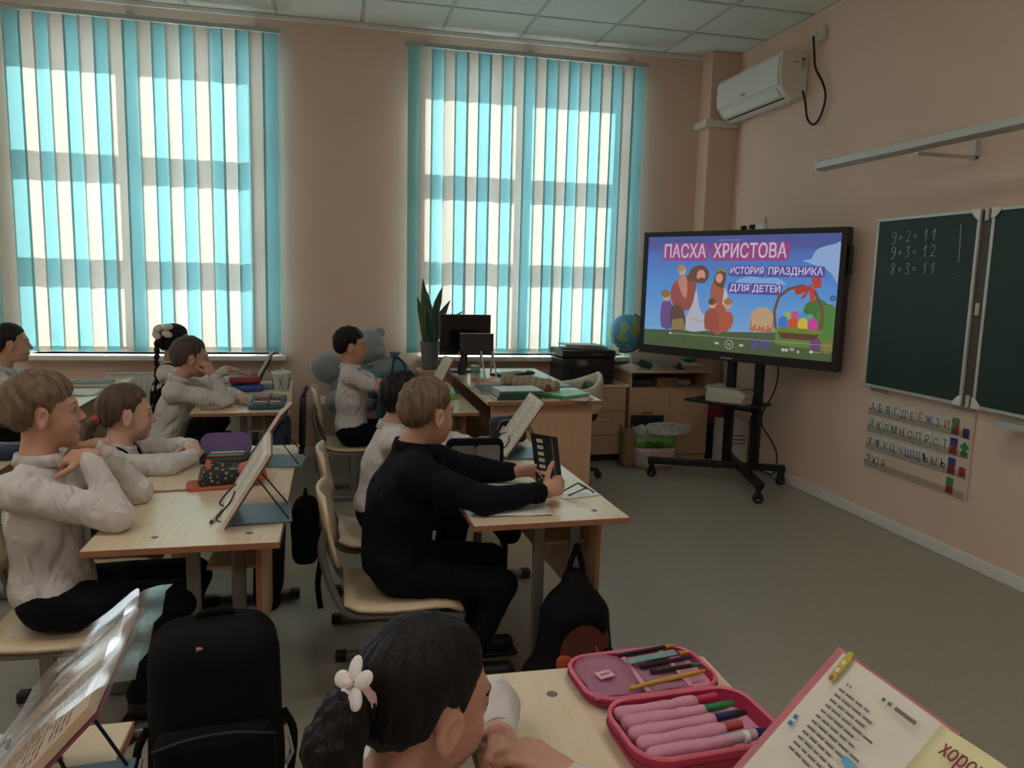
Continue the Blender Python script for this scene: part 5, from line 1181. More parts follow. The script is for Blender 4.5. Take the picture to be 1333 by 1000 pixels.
    S.ell(chest+T @ V(0.004, 0, .0), ((.088+fat)*sc*g, (.128+fat)*sc*g, .135*sc), T, 0); S.cap(hip+V(.0, 0, .06), chest, (.098+fat)*sc*g, (.094+fat)*sc*g, .04); S.ell(hip+V(0, 0, .045), ((.10+fat)*sc*g, (.125+fat)*sc*g, .075*sc), T, .04)
    S.cap(shR, shL, (.052+fat)*sc, (.052+fat)*sc, .05); S.cap(chest, neck-T @ V(0, 0, .03), (.08+fat)*sc, (.052+fat*.5)*sc, .04)
    for sh, e, w, arm, side in arms:
        if sleeve == 'long':
            S.cap(sh, e, (.050+fat)*sc, (.040+fat)*sc, .03); S.cap(e, w-(w-e).normalized()*.012, (.041+fat)*sc, (.027+fat*.8)*sc, .02)
        else: S.cap(sh, sh+(e-sh)*.62, (.051+fat)*sc, (.046+fat)*sc, .03)
    S.wrinkle(.0055, 24, seed, (1, 1, .5)); S.wrinkle(.0032, 55, seed+5, (1, 1, .6))
    x, y, z = S.coords()
    hz = hem if hem is not None else hip.z-.02
    S.clip(hz-z+.004*np.sin(x*60)+0*y, .006)
    ncx = neck+T @ V(.006, 0, .004); pl_ = (T.col[2][0]*(x-ncx.x)+T.col[2][1]*(y-ncx.y)+T.col[2][2]*(z-ncx.z)); rad_ = np.sqrt((x-ncx.x)**2+(y-ncx.y)**2+(z-ncx.z)**2); S.clip(np.where(rad_ < .085, pl_, -.05).astype(np.float32), .006)
    S.build(clothname, shirt, t)
    if vest:
        S = SDF(lo, hi, .0055); e_ = .007
        S.ell(chest+T @ V(0.004, 0, .0), ((.088+e_)*sc*g, (.128+e_)*sc*g, .135*sc), T, 0); S.cap(hip+V(.0, 0, .06), chest, (.098+e_)*sc*g, (.094+e_)*sc*g, .04); S.ell(hip+V(0, 0, .045), ((.10+e_)*sc*g, (.125+e_)*sc*g, .075*sc), T, .04)
        S.cap(shR, shL, (.052+e_)*sc, (.052+e_)*sc, .05); S.wrinkle(.002, 26, seed)
        for sh, e, w, arm, side in arms: S.cap(sh+(sh-e)*.2+V(0, -side*.012, .02), e, .064*sc, .06, .01, 'cut')
        S.cap(neck+T @ V(.03, 0, .05), neck+T @ V(.05, 0, -.04), .062, .052, .01, 'cut'); S.clip(hip.z-.02-z+0*S.f, .006); S.build('vest', vest, t)
    # collar ring
    cl = collar if collar else shirt
    Tn = frame(fw, ly); c0 = neck+T @ V(.004, 0, -.006)
    P = []
    for j, (rr, dz) in enumerate(((.050, -.012), (.0515, .016), (.056, .018), (.064, -.012))):
        P.append([c0+T @ V(math.cos(a)*rr*sc*1.05-(.0 if j < 2 else -.004)*math.cos(a), math.sin(a)*rr*sc*1.05, dz-(.012*max(0, math.cos(a)) if j > 1 else .004*max(0, math.cos(a)))) for a in [2*math.pi*k/24*.985+.05 for k in range(25)]])
    MB().grid(P).build('collar', cl, t, solid=.0035)
    if sleeve == 'long':
        for sh, e, w, arm, side in arms:
            d = (w-e).normalized(); MB().tube([w-d*.042, w-d*.034, w-d*.012, w-d*.004], [(.0295+fat*.7)*sc, (.0305+fat*.7)*sc, (.0295+fat*.7)*sc, (.0265+fat*.7)*sc], 18).build('cuff', cuff or shirt, t)
    S = SDF(lo, hi, .0065)
    S.ell(hip+V(0, 0, .015), (.102*sc, .132*sc, .088*sc), T, 0)
    for hj, kn, an, toe in lg:
        S.cap(hj, kn, .074*sc, .056*sc, .03)
        if lower == 'trousers': S.cap(kn, an+V(0, 0, .015), .054*sc, .042*sc, .015)
    if lower == 'skirt':
        for k in range(5): f = k/4; S.cap(hip+V(.02, -.08+.16*f, .0), hip+V(.27, -.13+.26*f, .015), .075, .06, .03)
    S.wrinkle(.003, 30, seed+3); S.build(lower, pants, t)
    sm = shoe or MATS.get('shoe_dark') or mat('shoe_dark', '1c1c20', rough=.5)
    for hj, kn, an, toe in lg:
        S = SDF(V(*[min(an[i], toe[i])-.07 for i in range(3)]), V(*[max(an[i], toe[i])+.07 for i in range(3)]), .005)
        S.cap(an+V(0, 0, .0), an+V(0, 0, -.03), .036, .036, .0); S.cap(an+V(0, 0, -.035), toe, .034, .030, .02); z = S.coords()[2]; S.clip((an.z-.068)-z+0*S.f, .004); S.build('shoe', sm, t)
        d = (toe-an); d.z = 0; MB().box(an+d*.45+V(0, 0, -.066), (.22, .075, .014), rotm(0, 0, math.atan2(d.y, d.x))).build('shoe_sole', m_cap, t, bevel=.005)
    return t, hc, R, o3
sk1 = skin_mat('fair', 'c9a08c'); sk2 = skin_mat('tan', 'bb8f78'); sk3 = skin_mat('warm', 'c0937e')
m_shirt = mat('white_cotton', 'cdc8c6', rough=.85, var=.04, bump=.15, bscale=350, sheen=.1, fold=.8, spec=.25); m_shirt2 = mat('offwhite_cotton', 'c5c2bf', rough=.85, var=.04, bump=.15, bscale=350, fold=.8, spec=.25)
m_pants = mat('black_trousers', '0d0e13', rough=.9, spec=.2, fold=.5, var=.15, bump=.2, bscale=300); m_jacket = mat('navy_jacket', '0d0f18', rough=.9, spec=.2, fold=.6, var=.15, bump=.3, bscale=260); m_pinafore = mat('black_pinafore', '111218', rough=.9, spec=.2, var=.1, fold=.4)
h_fair = hair_mat('sandy', '6e5c49'); h_br = hair_mat('brown', '54453a'); h_dk = hair_mat('dark', '201a19'); h_bk = hair_mat('black_brown', '151112')
def seat_legs(x, y, dx=.33, back=.06, z=.42): return [((x+dx, y-.09, z), (x+dx-back, y-.09, .075), -.05), ((x+dx, y+.09, z), (x+dx-back, y+.09, .075), .05)]
# boy with both fists under his chin
person('A', 'boy in a white shirt propping his chin on both hands at left', (-.84, 2.50, .415), (-.85, 2.50, .66), (-.87, 2.505, .858), (-.848, 2.52, .99), (.28, -.04, 0),
       dict(el=(-.625, 2.375, .70), wr=(-.708, 2.43, .872), fwd=(-.95, .25, -.1), dor=(.1, -.45, .9), curl=.75, sh=(-.875, 2.365, .785)), dict(el=(-.64, 2.67, .70), wr=(-.725, 2.58, .872), fwd=(-.95, -.2, -.05), dor=(.1, .4, .9), curl=.75, sh=(-.855, 2.645, .79)),
       [((-.46, 2.40, .425), (-.60, 2.45, .09), -.1), ((-.46, 2.60, .425), (-.56, 2.58, .08), .1)], sk3, h_fair, 'fringe', m_shirt, m_pants, res=.0036, thick=.014, seed=1, girth=1.08, hem=.37, shirt_fat=.004)
tB, hB, RB, oB = person('B', 'girl in a white blouse with arms folded on the desk, red hair tie', (-.90, 3.18, .41), (-.845, 3.18, .60), (-.82, 3.18, .745), (-.787, 3.19, .865), (.32, .06, 0),
       dict(el=(-.62, 3.04, .69), wr=(-.545, 3.16, .70), fwd=(.05, 1, .02), dor=(.1, 0, 1), curl=.3, sh=(-.825, 3.06, .69)), dict(el=(-.63, 3.35, .69), wr=(-.565, 3.245, .722), fwd=(.25, -1, .0), dor=(.2, 0, 1), curl=.35, sh=(-.815, 3.305, .695)),
       seat_legs(-.90, 3.18), sk1, h_br, 'girl', m_shirt, m_pinafore, sc=.97, res=.0038, thick=.008, seed=2, lower='skirt', vest=m_pinafore)
person('C', 'boy in a white shirt leaning his cheek on his hand by the left window', (-.96, 4.68, .41), (-.90, 4.68, .62), (-.872, 4.68, .812), (-.805, 4.69, .922), (.22, .06, 0),
       dict(el=(-.605, 4.555, .69), wr=(-.68, 4.61, .835), fwd=(-.45, .15, .88), dor=(.75, -.55, .3), curl=.7, sh=(-.88, 4.55, .745)), dict(el=(-.62, 4.85, .69), wr=(-.54, 4.72, .69), fwd=(.3, -1, 0), dor=(0, 0, 1), curl=.3, sh=(-.87, 4.805, .75)),
       seat_legs(-.96, 4.68), sk3, h_br, 'boy', m_shirt2, m_pants, res=.0045, thick=.013, seed=3)
tD, hD, RD, oD = person('D', 'girl in a dark vest with a long braid and white bow', (-1.08, 5.32, .41), (-1.06, 5.32, .64), (-1.04, 5.32, .825), (-1.005, 5.32, .955), (.35, .08, 0),
       dict(el=(-.83, 5.20, .70), wr=(-.685, 5.25, .79), fwd=(.9, .15, -.18), dor=(.2, -.1, 1), curl=.22, spread=.9), dict(el=(-.82, 5.46, .69), wr=(-.65, 5.44, .69), fwd=(1, -.1, 0), dor=(0, 0, 1), curl=.2),
       seat_legs(-1.08, 5.32), sk2, h_bk, 'girl', m_shirt, m_pinafore, res=.0045, thick=.009, seed=4, lower='skirt', vest=m_pinafore)
tE, hE, RE, oE = person('E', 'girl in a white blouse at the far left edge under the window', (-2.02, 5.02, .41), (-1.95, 5.02, .63), (-1.90, 5.02, .838), (-1.845, 5.02, .968), (.30, .0, 0),
       dict(el=(-1.72, 4.88, .69), wr=(-1.60, 5.0, .70), fwd=(.3, 1, 0), dor=(0, 0, 1), curl=.3), dict(el=(-1.72, 5.17, .69), wr=(-1.61, 5.06, .715), fwd=(.2, -1, 0), dor=(0, 0, 1), curl=.3),
       seat_legs(-2.02, 5.02), sk2, h_dk, 'girl', m_shirt2, m_pants, res=.005, thick=.009, seed=5)
person('F', 'boy in a white short-sleeved polo shirt with folded arms', (.095, 4.98, .41), (.10, 4.98, .64), (.09, 4.98, .848), (.10, 4.97, .972), (.02, .0, 0),
       dict(el=(.285, 4.84, .705), wr=(.335, 5.01, .70), fwd=(.1, 1, 0), dor=(.1, 0, 1), curl=.25), dict(el=(.29, 5.13, .705), wr=(.265, 4.96, .745), fwd=(.1, -1, .05), dor=(.3, 0, 1), curl=.4),
       seat_legs(.095, 4.98), sk2, h_bk, 'boy', m_shirt, m_pants, sleeve='short', res=.0045, thick=.011, seed=6, hem=.40)
person('G', 'pupil in a white shirt mostly hidden behind the dark-jacket boy', (.18, 3.22, .41), (.20, 3.22, .62), (.235, 3.22, .80), (.285, 3.22, .90), (.45, .1, 0),
       dict(el=(.47, 3.08, .70), wr=(.56, 3.20, .70), fwd=(.5, .8, 0), dor=(0, 0, 1), curl=.3), dict(el=(.46, 3.36, .70), wr=(.58, 3.29, .70), fwd=(.6, -.7, 0), dor=(0, 0, 1), curl=.3),
       seat_legs(.18, 3.22), sk2, h_bk, 'boy', m_shirt, m_pants, res=.005, seed=7)
person('H', 'boy in a dark navy jacket holding a black board at the middle desk', (.20, 2.60, .41), (.222, 2.60, .66), (.255, 2.605, .85), (.312, 2.61, .955), (.50, .12, 0),
       dict(el=(.47, 2.385, .70), wr=(.682, 2.425, .712), fwd=(.93, .12, .25), dor=(.1, -1, .15), curl=.95, thumb=(.25, .1, .95), sh=(.25, 2.46, .775)), dict(el=(.49, 2.80, .70), wr=(.652, 2.745, .70), fwd=(.97, -.12, .05), dor=(-.1, .75, .6), curl=.45, sh=(.28, 2.75, .78)),
       [((.56, 2.49, .365), (.455, 2.50, .085), -.05), ((.56, 2.70, .385), (.50, 2.70, .08), .05)], sk3, h_fair, 'boy', m_jacket, m_pants, res=.0036, thick=.013, seed=8, girth=1.12, shirt_fat=.010, hem=.345, clothname='jacket', collar=m_jacket)
tI, hI, RI, oI = person('I', 'girl with a dark ponytail and white flower clip in the foreground', (.03, 1.0, .405), (.04, 1.0, .58), (.075, .995, .715), (.122, 1.0, .838), (.40, .18, .05),
       dict(el=(.37, .86, .70), wr=(.318, .955, .722), fwd=(-.72, .40, .40), dor=(.45, -.35, .8), curl=.5, sh=(.08, .87, .665)), dict(el=(.26, 1.19, .70), wr=(.245, 1.085, .715), fwd=(.0, -.8, .3), dor=(.5, .2, .8), curl=.6, sh=(.09, 1.12, .665)),
       seat_legs(.03, 1.0), sk3, h_bk, 'girl', m_shirt, m_pinafore, res=.0032, thick=.008, seed=9, lower='skirt')
# ---- ponytails, braid, bows
def tail(root, pts, rs, material, seed=0, name='ponytail', res=.0035):
    lo = V(*[min(p[i] for p in pts) for i in range(3)])-V(.07, .07, .07); hi = V(*[max(p[i] for p in pts) for i in range(3)])+V(.07, .07, .07)
    S = SDF(lo, hi, res); S.chain(pts, rs, .01); x, y, z = S.coords(); S.f = (S.f+.0013*(np.sin(x*420+z*60+seed)+np.sin(y*390+z*40+1.7))).astype(np.float32); return S.build(name, material, root)
def hl(hc, R, x, y, z): return hc+R @ V(x, y, z)
p0 = hl(hB, RB, -.10, -.01, -.02); tail(tB, [p0, p0+V(-.025, -.005, -.02), p0+V(-.035, -.01, -.07), p0+V(-.03, -.012, -.13)], [.017, .02, .018, .008], h_br, 2)
MB().tube([p0+V(.012, .004, .006), p0+V(-.012, -.002, -.006)], [.021, .021], 14).build('hair_tie', mat('red_tie', 'a8343c', rough=.7), tB)
p0 = hl(hE, RE, -.085, -.0, .02); tail(tE, [p0, p0+V(-.03, 0, .0), p0+V(-.05, 0, -.05), p0+V(-.05, 0, -.14)], [.022, .028, .024, .01], h_dk, 3)
# braid of D
b0 = hl(hD, RD, -.085, -.045, .015)
for k in range(9):
    c = b0+V(-.03-.002*k, -.03, -.02-.042*k); MB().ellipsoid(c, (.019-.0008*k, .019-.0008*k, .026), rotm(0, .25*(-1)**k, 0), 12, 8).build('braid_strand', h_bk, tD)
tail(tD, [b0+V(.03, .02, .02), b0+V(-.01, -.01, .01), b0+V(-.03, -.03, -.02)], [.025, .024, .018], h_bk, 4, 'braid_root')
m_bow = mat('white_ribbon', 'd4d0c4', rough=.6, var=.05)
for s, (dx, dz) in enumerate(((-.02, .045), (.035, .055), (.03, .01), (-.03, .0))): MB().ellipsoid(b0+V(dx, -.03, .03+dz), (.034, .016, .022), rotm(0, -.6+s*.5, .3), 14, 8).build('bow_loop', m_bow, tD)
# front girl: ponytail, band and flower clip
q0 = hl(hI, RI, -.108, -.022, .020); dd = (RI @ V(-1, -.1, .1)).normalized()
tail(tI, [q0, q0+dd*.03+V(0, -.004, -.012), q0+dd*.045+V(-.004, -.01, -.05), q0+dd*.04+V(-.006, -.016, -.13), q0+dd*.03+V(0, -.02, -.21)], [.02, .032, .037, .031, .012], h_bk, 7, res=.003)
MB().tube([q0-dd*.002, q0+dd*.006, q0+dd*.016+V(0, 0, -.004), q0+dd*.02+V(0, 0, -.006)], [.022, .0255, .0265, .025], 18).build('hair_band', mat('pale_pink_band', 'c9a9a6', rough=.7), tI)
cl = q0+dd*.012+V(-.008, -.016, .034); nrm = V(-.75, -.45, .55).normalized(); fr = frame(nrm.orthogonal(), nrm.cross(nrm.orthogonal()))
fl = MB().lathe([(.006, 0), (.006, .005), (.002, .008)], cl+nrm*.004, 12, Matrix((fr.col[0], fr.col[1], nrm)).transposed()).build('flower_clip', mat('clip_centre', 'd8c9c2', rough=.4), tI)
m_petal = mat('petal_white', 'd9d3d2', rough=.6, var=.04)
for k in range(5):
    a = 2*math.pi*k/5+.4; d = fr.col[0]*math.cos(a)+fr.col[1]*math.sin(a); MB().ellipsoid(cl+d*.02, (.0165, .0115, .0045), Matrix((d, nrm.cross(d), nrm)).transposed(), 14, 8).build('petal', m_petal, fl)
# vest of D
# ================================================================== school bags and desk things
def at_bag(name, label, c, half, rad, m, rz=0, taper=0, seed=0, tilt=0, noise=.008):
    t = thing(name, label, 'bag', (c[0], c[1], 0), rz)
    rbox_sdf('bag_body', (0, 0, c[2]), half, rad, m, t, rotm(0, tilt, 0), taper, noise, .008, seed); return t
t = at_bag('backpack', 'big black backpack with a small pink tag standing at the left desk', (-.30, 1.97, .27), (.165, .11, .265), .07, m_bpk, .1, .15, 3)
rbox_sdf('front_pocket', (0, -.115, .17), (.15, .045, .15), .04, m_bpk, t, None, .1, .005, .008, 4)
MB().tube(smooth_path([(-.14, -.155, .30), (-.05, -.165, .325), (.05, -.165, .325), (.14, -.155, .30)], 5), .004, 6).build('pocket_zip', m_blackm, t)
MB().tube(smooth_path([(-.04, .03, .52), (-.035, .03, .55), (.035, .03, .55), (.04, .03, .52)], 5), .009, 8).build('carry_handle', m_bpk, t)
MB().box((-.03, -.085, .50), (.03, .008, .028), rotm(.4, .2, .3)).build('pink_tag', mat('tag_pink', 'b58078', rough=.5), t, bevel=.002)
for s_ in (-1, 1):
    MB().tube(smooth_path([(s_*.16, -.05, .30), (s_*.185, -.06, .24), (s_*.175, -.06, .12), (s_*.17, -.05, .03)], 5), .010, 8).build('side_strap', m_bpk, t)
    MB().tube([(s_*.172, -.075, .24), (s_*.18, -.085, .20), (s_*.165, -.085, .17)], .005, 6).build('reflective_piping', mat('pale_grey_trim', 'a8a8a4', rough=.4), t)
# bag hanging from the middle desk
t = thing('backpack', 'black backpack with an orange lining hanging at the middle desk', 'bag', (.775, 2.33, -.02), 0)
S = SDF((-.24, -.13, .0), (.24, .13, .56), .006)
S.chain([(0, 0, .45), (0, 0, .36), (0, .0, .12)], [.04, .075, .08], .04); S.box((0, 0, .215), (.155, .065, .175), None, .05, .05, .42); S.cap((-.11, 0, .12), (.11, 0, .12), .06, .06, .05); S.wrinkle(.008, 18, 5)
S.ell((.01, -.09, .235), (.10, .045, .12), rotm(0, .35, 0), .01, 'cut'); S.build('bag_body', m_bpk2, t)
MB().ellipsoid((.012, -.050, .235), (.095, .014, .115), rotm(0, .35, 0), 20, 12).build('lining', mat('rust_lining', '5a2a1d', rough=.8, var=.2), t)
MB().ellipsoid((-.035, -.058, .185), (.05, .012, .034), rotm(0, .5, 0), 18, 10).build('orange_lining', m_orange, t)
MB().grid([[(-.10+.04*i, -.082-.006*math.sin(i), .14+.02*j+.012*math.sin(i*1.2)-.008*i) for i in range(6)] for j in range(3)]).build('pocket_flap', m_bpk2, t, solid=.012, sub=1)
for s_ in (-1, 1): MB().tube(smooth_path([(s_*.035, 0, .43), (s_*.022, 0, .50), (s_*.006, 0, .555), (0, 0, .575)], 5), .010, 8).build('hanging_loop', m_bpk2, t)
MB().tube(smooth_path([(.055, -.07, .25), (.075, -.08, .19), (.08, -.08, .13)], 4), .004, 6).build('orange_cord', m_orange, t)
# other bags
t = at_bag('backpack', 'dark backpack with dangling straps hanging at the far end of the left desk', (-.125, 3.22, .36), (.055, .13, .13), .045, m_bpk, 0, .2, 6)
MB().tube(smooth_path([(.03, -.06, .42), (.065, -.09, .30), (.05, -.10, .16), (.06, -.1, .05)], 5), .012, 8).build('dangling_strap', m_bpk, t); MB().tube(smooth_path([(.04, .02, .44), (.075, .0, .46), (.09, -.03, .45)], 4), .008, 8).build('yellow_cord', mat('olive_cord', '8d8a4a', rough=.6), t); MB().tube([(0, -.05, .47), (.0, -.03, .52), (0, .03, .52), (0, .05, .47)], .008, 8).build('carry_handle', m_bpk, t)
t = at_bag('backpack', 'navy bag hanging under the desk by the left window', (-.31, 4.55, .43), (.05, .14, .16), .04, mat('navy_cloth', '1d2440', rough=.8, var=.15), 0, .1, 7); MB().tube([(0, -.05, .57), (0, -.03, .62), (0, .03, .62), (0, .05, .57)], .008, 8).build('carry_handle', m_bpk, t); MB().tube([(.05, -.08, .5), (.055, -.08, .35)], .004, 6).build('yellow_piping', mat('olive_cord', '8d8a4a'), t)
t = at_bag('backpack', 'dark bag pushed in under the left desk', (-.24, 2.85, .36), (.05, .15, .14), .04, m_bpk2, 0, .1, 8); MB().tube([(0, -.05, .48), (0, -.03, .53), (0, .03, .53), (0, .05, .48)], .008, 8).build('carry_handle', m_bpk, t)
t = at_bag('backpack', 'dark bag hanging at the far end of the middle desk', (.74, 3.24, .42), (.055, .12, .16), .045, m_bpk, 0, .15, 9); MB().tube(smooth_path([(-.02, -.11, .36), (-.03, -.12, .22), (-.02, -.1, .12)], 4), .012, 8).build('dangling_strap', m_bpk, t)
# ---- left desk things
def pouch(label, c, half, rad, m, rz=0, seed=0, zipm=None, name='pencil_case'):
    t = thing(name, label, 'pencil case', (c[0], c[1], DH), rz); S = SDF(V(0, 0, half[2])-V(*half)*1.3-V(.03, .03, .03), V(0, 0, half[2])+V(*half)*1.3+V(.03, .03, .03), .0045); S.box((0, 0, half[2]+.001), half, None, rad, 0); S.wrinkle(.003, 40, seed); S.build('case_body', m, t)
    MB().tube([(-half[0]*.85, -half[1]*.2, half[2]*2+.001), (half[0]*.85, -half[1]*.2, half[2]*2+.001)], .0028, 6).build('zip', zipm or m_tube, t); return t
m_floral = mat('dark_floral', '2b2f28', rough=.7, var=.2, scale=70)
N = m_floral.node_tree.nodes; L = m_floral.node_tree.links; vo = N.new('ShaderNodeTexVoronoi'); vo.inputs['Scale'].default_value = 62; cr = N.new('ShaderNodeValToRGB'); L.new(N['Texture Coordinate'].outputs['Object'], vo.inputs['Vector']); L.new(vo.outputs['Distance'], cr.inputs[0]); L.new(cr.outputs[0], N['Principled BSDF'].inputs['Base Color'])
e = cr.color_ramp.elements; e[0].position = .0; e[0].color = (*rgb('b6584a'), 1); e[1].position = .62; e[1].color = (*rgb('20241f'), 1); e1 = e.new(.22); e1.color = (*rgb('9aa08a'), 1); e2 = e.new(.34); e2.color = (*rgb('2a3328'), 1); m_or2 = mat('coral_cloth', 'b25a42', rough=.7, var=.1)
t = thing('pencil_case', 'open orange pencil case with a dark floral print on the left desk', 'pencil case', (-.385, 2.86, DH), .15)
S = SDF((-.16, -.10, -.03), (.18, .10, .14), .0045); S.box((-.02, 0, .035), (.075, .055, .034), None, .022, 0); S.cap((-.045, 0, .06), (-.01, 0, .055), .03, .03, .02); S.wrinkle(.006, 40, 2); S.build('floral_body', m_floral, t)
MB().prism(rrect(.18, .125, .03), .012, None, (-.045, -.005, 0)).build('orange_edge', m_or2, t, bevel=.003)
S = SDF((0, -.1, -.03), (.17, .1, .13), .0045); S.box((.085, .0, .045), (.045, .055, .036), rotm(0, -.35, 0), .015, 0); S.wrinkle(.004, 40, 3); S.build('orange_end', m_or2, t)
MB().box((.12, -.0, .075), (.012, .05, .03), rotm(0, -.35, 0)).build('mesh_window', c_dark, t)
MB().tube(smooth_path([(-.055, -.03, .055), (-.06, .0, .09), (-.04, .03, .06)], 4), .009, 8).build('orange_trim', m_or2, t)
t = thing('wrist_strap', 'flat reddish strap lying on the left desk', 'strap', (-.55, 2.80, DH), .1); MB().prism([(-.085, -.012), (-.07, -.018), (-.05, -.012), (.085, -.009), (.085, .009), (-.05, .012), (-.07, .018), (-.085, .012)], .003).build('strap_band', mat('dusty_red', '9a5d50', rough=.6, var=.1), t); MB().lathe([(.008, 0), (.007, .003)], (-.062, 0, .003), 12).build('strap_stud', m_or2, t)
t = thing('pen', 'silver pen lying near the book stand on the left desk', 'pen', (-.365, 2.47, DH), 1.45); MB().tube([(-.055, 0, .006), (.05, 0, .006), (.065, 0, .006)], [.0055, .0055, .002], 10).build('pen_barrel', m_alu, t); MB().tube([(-.07, 0, .006), (-.055, 0, .006)], [.003, .0045], 8).build('push_button', c_dark, t)
m_purp = mat('purple_cloth', '5c4672', rough=.7, var=.12)
t = thing('pencil_case', 'open purple pencil case behind the orange one', 'pencil case', (-.435, 3.23, DH), .1)
MB().prism(rrect(.20, .11, .04), .025).build('case_base', c_dark, t, bevel=.006); MB().prism(rrect(.20, .11, .04), .014, rotm(.9, 0, 0), (0, .075, .05)).build('case_lid', m_purp, t, bevel=.005)
for k in range(4): MB().tube([(-.07+.004*k, -.03+.02*k, .03), (.07, -.03+.02*k, .03)], .0038, 8).build('pencil', [m_or2, c_green, m_cov_blue, m_page][k], t)
# ---- window desk things
m_teal2 = mat('teal_nylon', '27525c', rough=.6, var=.15)
t = thing('pencil_case', 'open teal pencil case full of pencils by the left window', 'pencil case', (-.385, 4.66, DH), .03)
for y0, nm in ((-.11, 'case_base'), (.11, 'case_lid')):
    b = MB().prism(rrect(.20, .20, .02), .022, None, (0, y0, 0)).build(nm, m_teal2, t, bevel=.005)
    for k in range(7): MB().tube([(-.075, y0-.07+.023*k, .026), (.07, y0-.07+.023*k, .026)], .0042, 8).build('pencil', [m_or2, c_teal, m_cov_blue, c_green, m_page, m_cov_pink, c_dark][k], b)
    MB().b(.0, .016, y0-.09, y0+.09, .026, .033).build('elastic_strap', c_dark, b)
t = thing('strap', 'thin red strap curving on the window desk', 'strap', (-.55, 4.56, DH)); MB().tube(smooth_path([(-.18, -.10, .004), (-.08, -.09, .004), (-.02, -.03, .02), (.04, .0, .012), (.08, .0, .004)], 5), .0045, 6).build('strap_cord', mat('dusty_red', '9a5d50'), t)
pouch('blue pencil case lying under the red one by the window', (-.56, 5.17, 0), (.10, .05, .022), .016, mat('blue_nylon', '2c4f92', rough=.6, var=.15), .25, 4)
o = pouch('red pencil case lying on the blue one by the window', (-.57, 5.18, 0), (.095, .042, .022), .016, mat('red_nylon', '87303c', rough=.6, var=.15), .25, 5); o.location.z = DH+.048
t = thing('wire_basket', 'white plastic pencil basket with a dark criss-cross on the window desk', 'basket', (-.345, 5.17, DH), 0)
n = 24
for k in range(n):
    a = 2*math.pi*k/n; MB().tube([(.040*math.cos(a), .040*math.sin(a), .0), (.055*math.cos(a), .055*math.sin(a), .125)], .0042, 5).build('basket_rib', m_white, t)
MB().tube([(.057*math.cos(2*math.pi*k/24), .057*math.sin(2*math.pi*k/24), .122) for k in range(24)], .007, 8, close=True).build('basket_rim', m_white, t)
MB().lathe([(.042, 0), (.042, .006)], (0, 0, 0), 20).build('basket_base', m_white, t)
MB().lathe([(.037, .006), (.049, .105), (.048, .106)], (0, 0, 0), 20).build('inner_sleeve', mat('basket_sleeve', 'a9aca8', rough=.6), t)
for k in range(10):
    a = 2*math.pi*k/10; b = a+.5*(1 if k % 2 else -1); MB().tube([(.046*math.cos(a), .046*math.sin(a), .01), (.053*math.cos((a+b)/2), .053*math.sin((a+b)/2), .05), (.0575*math.cos(b), .0575*math.sin(b), .09)], .0016, 5).build('dark_lace', c_dark, t)
MB().lathe([(.004, .12), (.009, .14), (.003, .155)], (.01, 0, 0), 10).build('small_knob', m_white, t)
# far left desks
t = thing('notebook', 'dark thick notebook on the far left desk under the window', 'book', (-1.55, 5.46, DH), .05); MB().b(-.12, .12, -.085, .085, .002, .028).build('page_block', m_paper, t); mb = MB(); mb.b(-.123, .123, -.088, .088, 0, .003); mb.b(-.123, .123, -.088, .088, .027, .030); mb.b(-.124, -.12, -.088, .088, 0, .03); mb.build('cover', mat('plum_cover', '3a2b33', rough=.5), t)
sheet('white sheet on the far left desk below the notebook', -1.53, 5.15, DH, .1, seed=7)
pouch('dark blue pencil case at the left picture edge', (-1.31, 3.36, 0), (.09, .05, .03), .02, mat('ink_blue_nylon', '20304e', rough=.6, var=.15), .3, 9)
t = thing('pen', 'pink pen at the left picture edge beside the dark blue case', 'pen', (-1.36, 3.22, DH), .9); MB().tube([(-.06, 0, .007), (.05, 0, .007), (.065, 0, .007)], [.0065, .0065, .003], 10).build('pen_barrel', m_cov_pink, t); MB().tube([(-.075, 0, .007), (-.06, 0, .007)], [.004, .006], 8).build('pen_end', m_white, t)
# ---- middle desk things
t = thing('pencil_case', 'black pencil case with grey panels standing open on the middle desk', 'pencil case', (.545, 2.98, DH), .02)
MB().prism(rrect(.235, .125, .03), .03, Matrix(((1, 0, 0), (0, 0, -1), (0, 1, 0))), (0, .015, .065)).build('case_shell', m_bpk, t, bevel=.006)
for s_ in (-1, 1): MB().prism(rrect(.098, .085, .012), .003, Matrix(((1, 0, 0), (0, 0, -1), (0, 1, 0))), (s_*.0505, -.0145, .058)).build('grey_panel', mat('grey_lining', '6f6a6c', rough=.7, var=.06), t)
MB().prism(rrect(.22, .09, .025), .018, None, (0, .075, 0)).build('case_floor', m_bpk, t, bevel=.005)
t = thing('trinket_tin', 'small round patterned tin on the far end of the middle desk', 'tin', (.70, 3.50, DH)); MB().lathe([(.046, 0), (.048, .004), (.048, .012), (.044, .016)], seg=28).build('tin_body', mat('tin_silver', '8c8478', rough=.3, metal=.6, var=.3, scale=80), t); MB().lathe([(.03, .016), (.029, .018)], seg=24).build('tin_picture', m_edge, t)
t = thing('pencil_case', 'navy pencil case standing upright with white tissue inside', 'pencil case', (.785, 3.44, DH), -.2)
S = SDF((-.12, -.08, -.02), (.12, .09, .18), .0045); S.box((0, 0, .066), (.085, .035, .066), rotm(0, -.12, 0), .03, 0); S.ell((0, -.045, .075), (.045, .03, .04), None, .01, 'cut'); S.wrinkle(.004, 40, 3); S.build('case_body', mat('navy_nylon', '1c2236', rough=.6, var=.2), t)
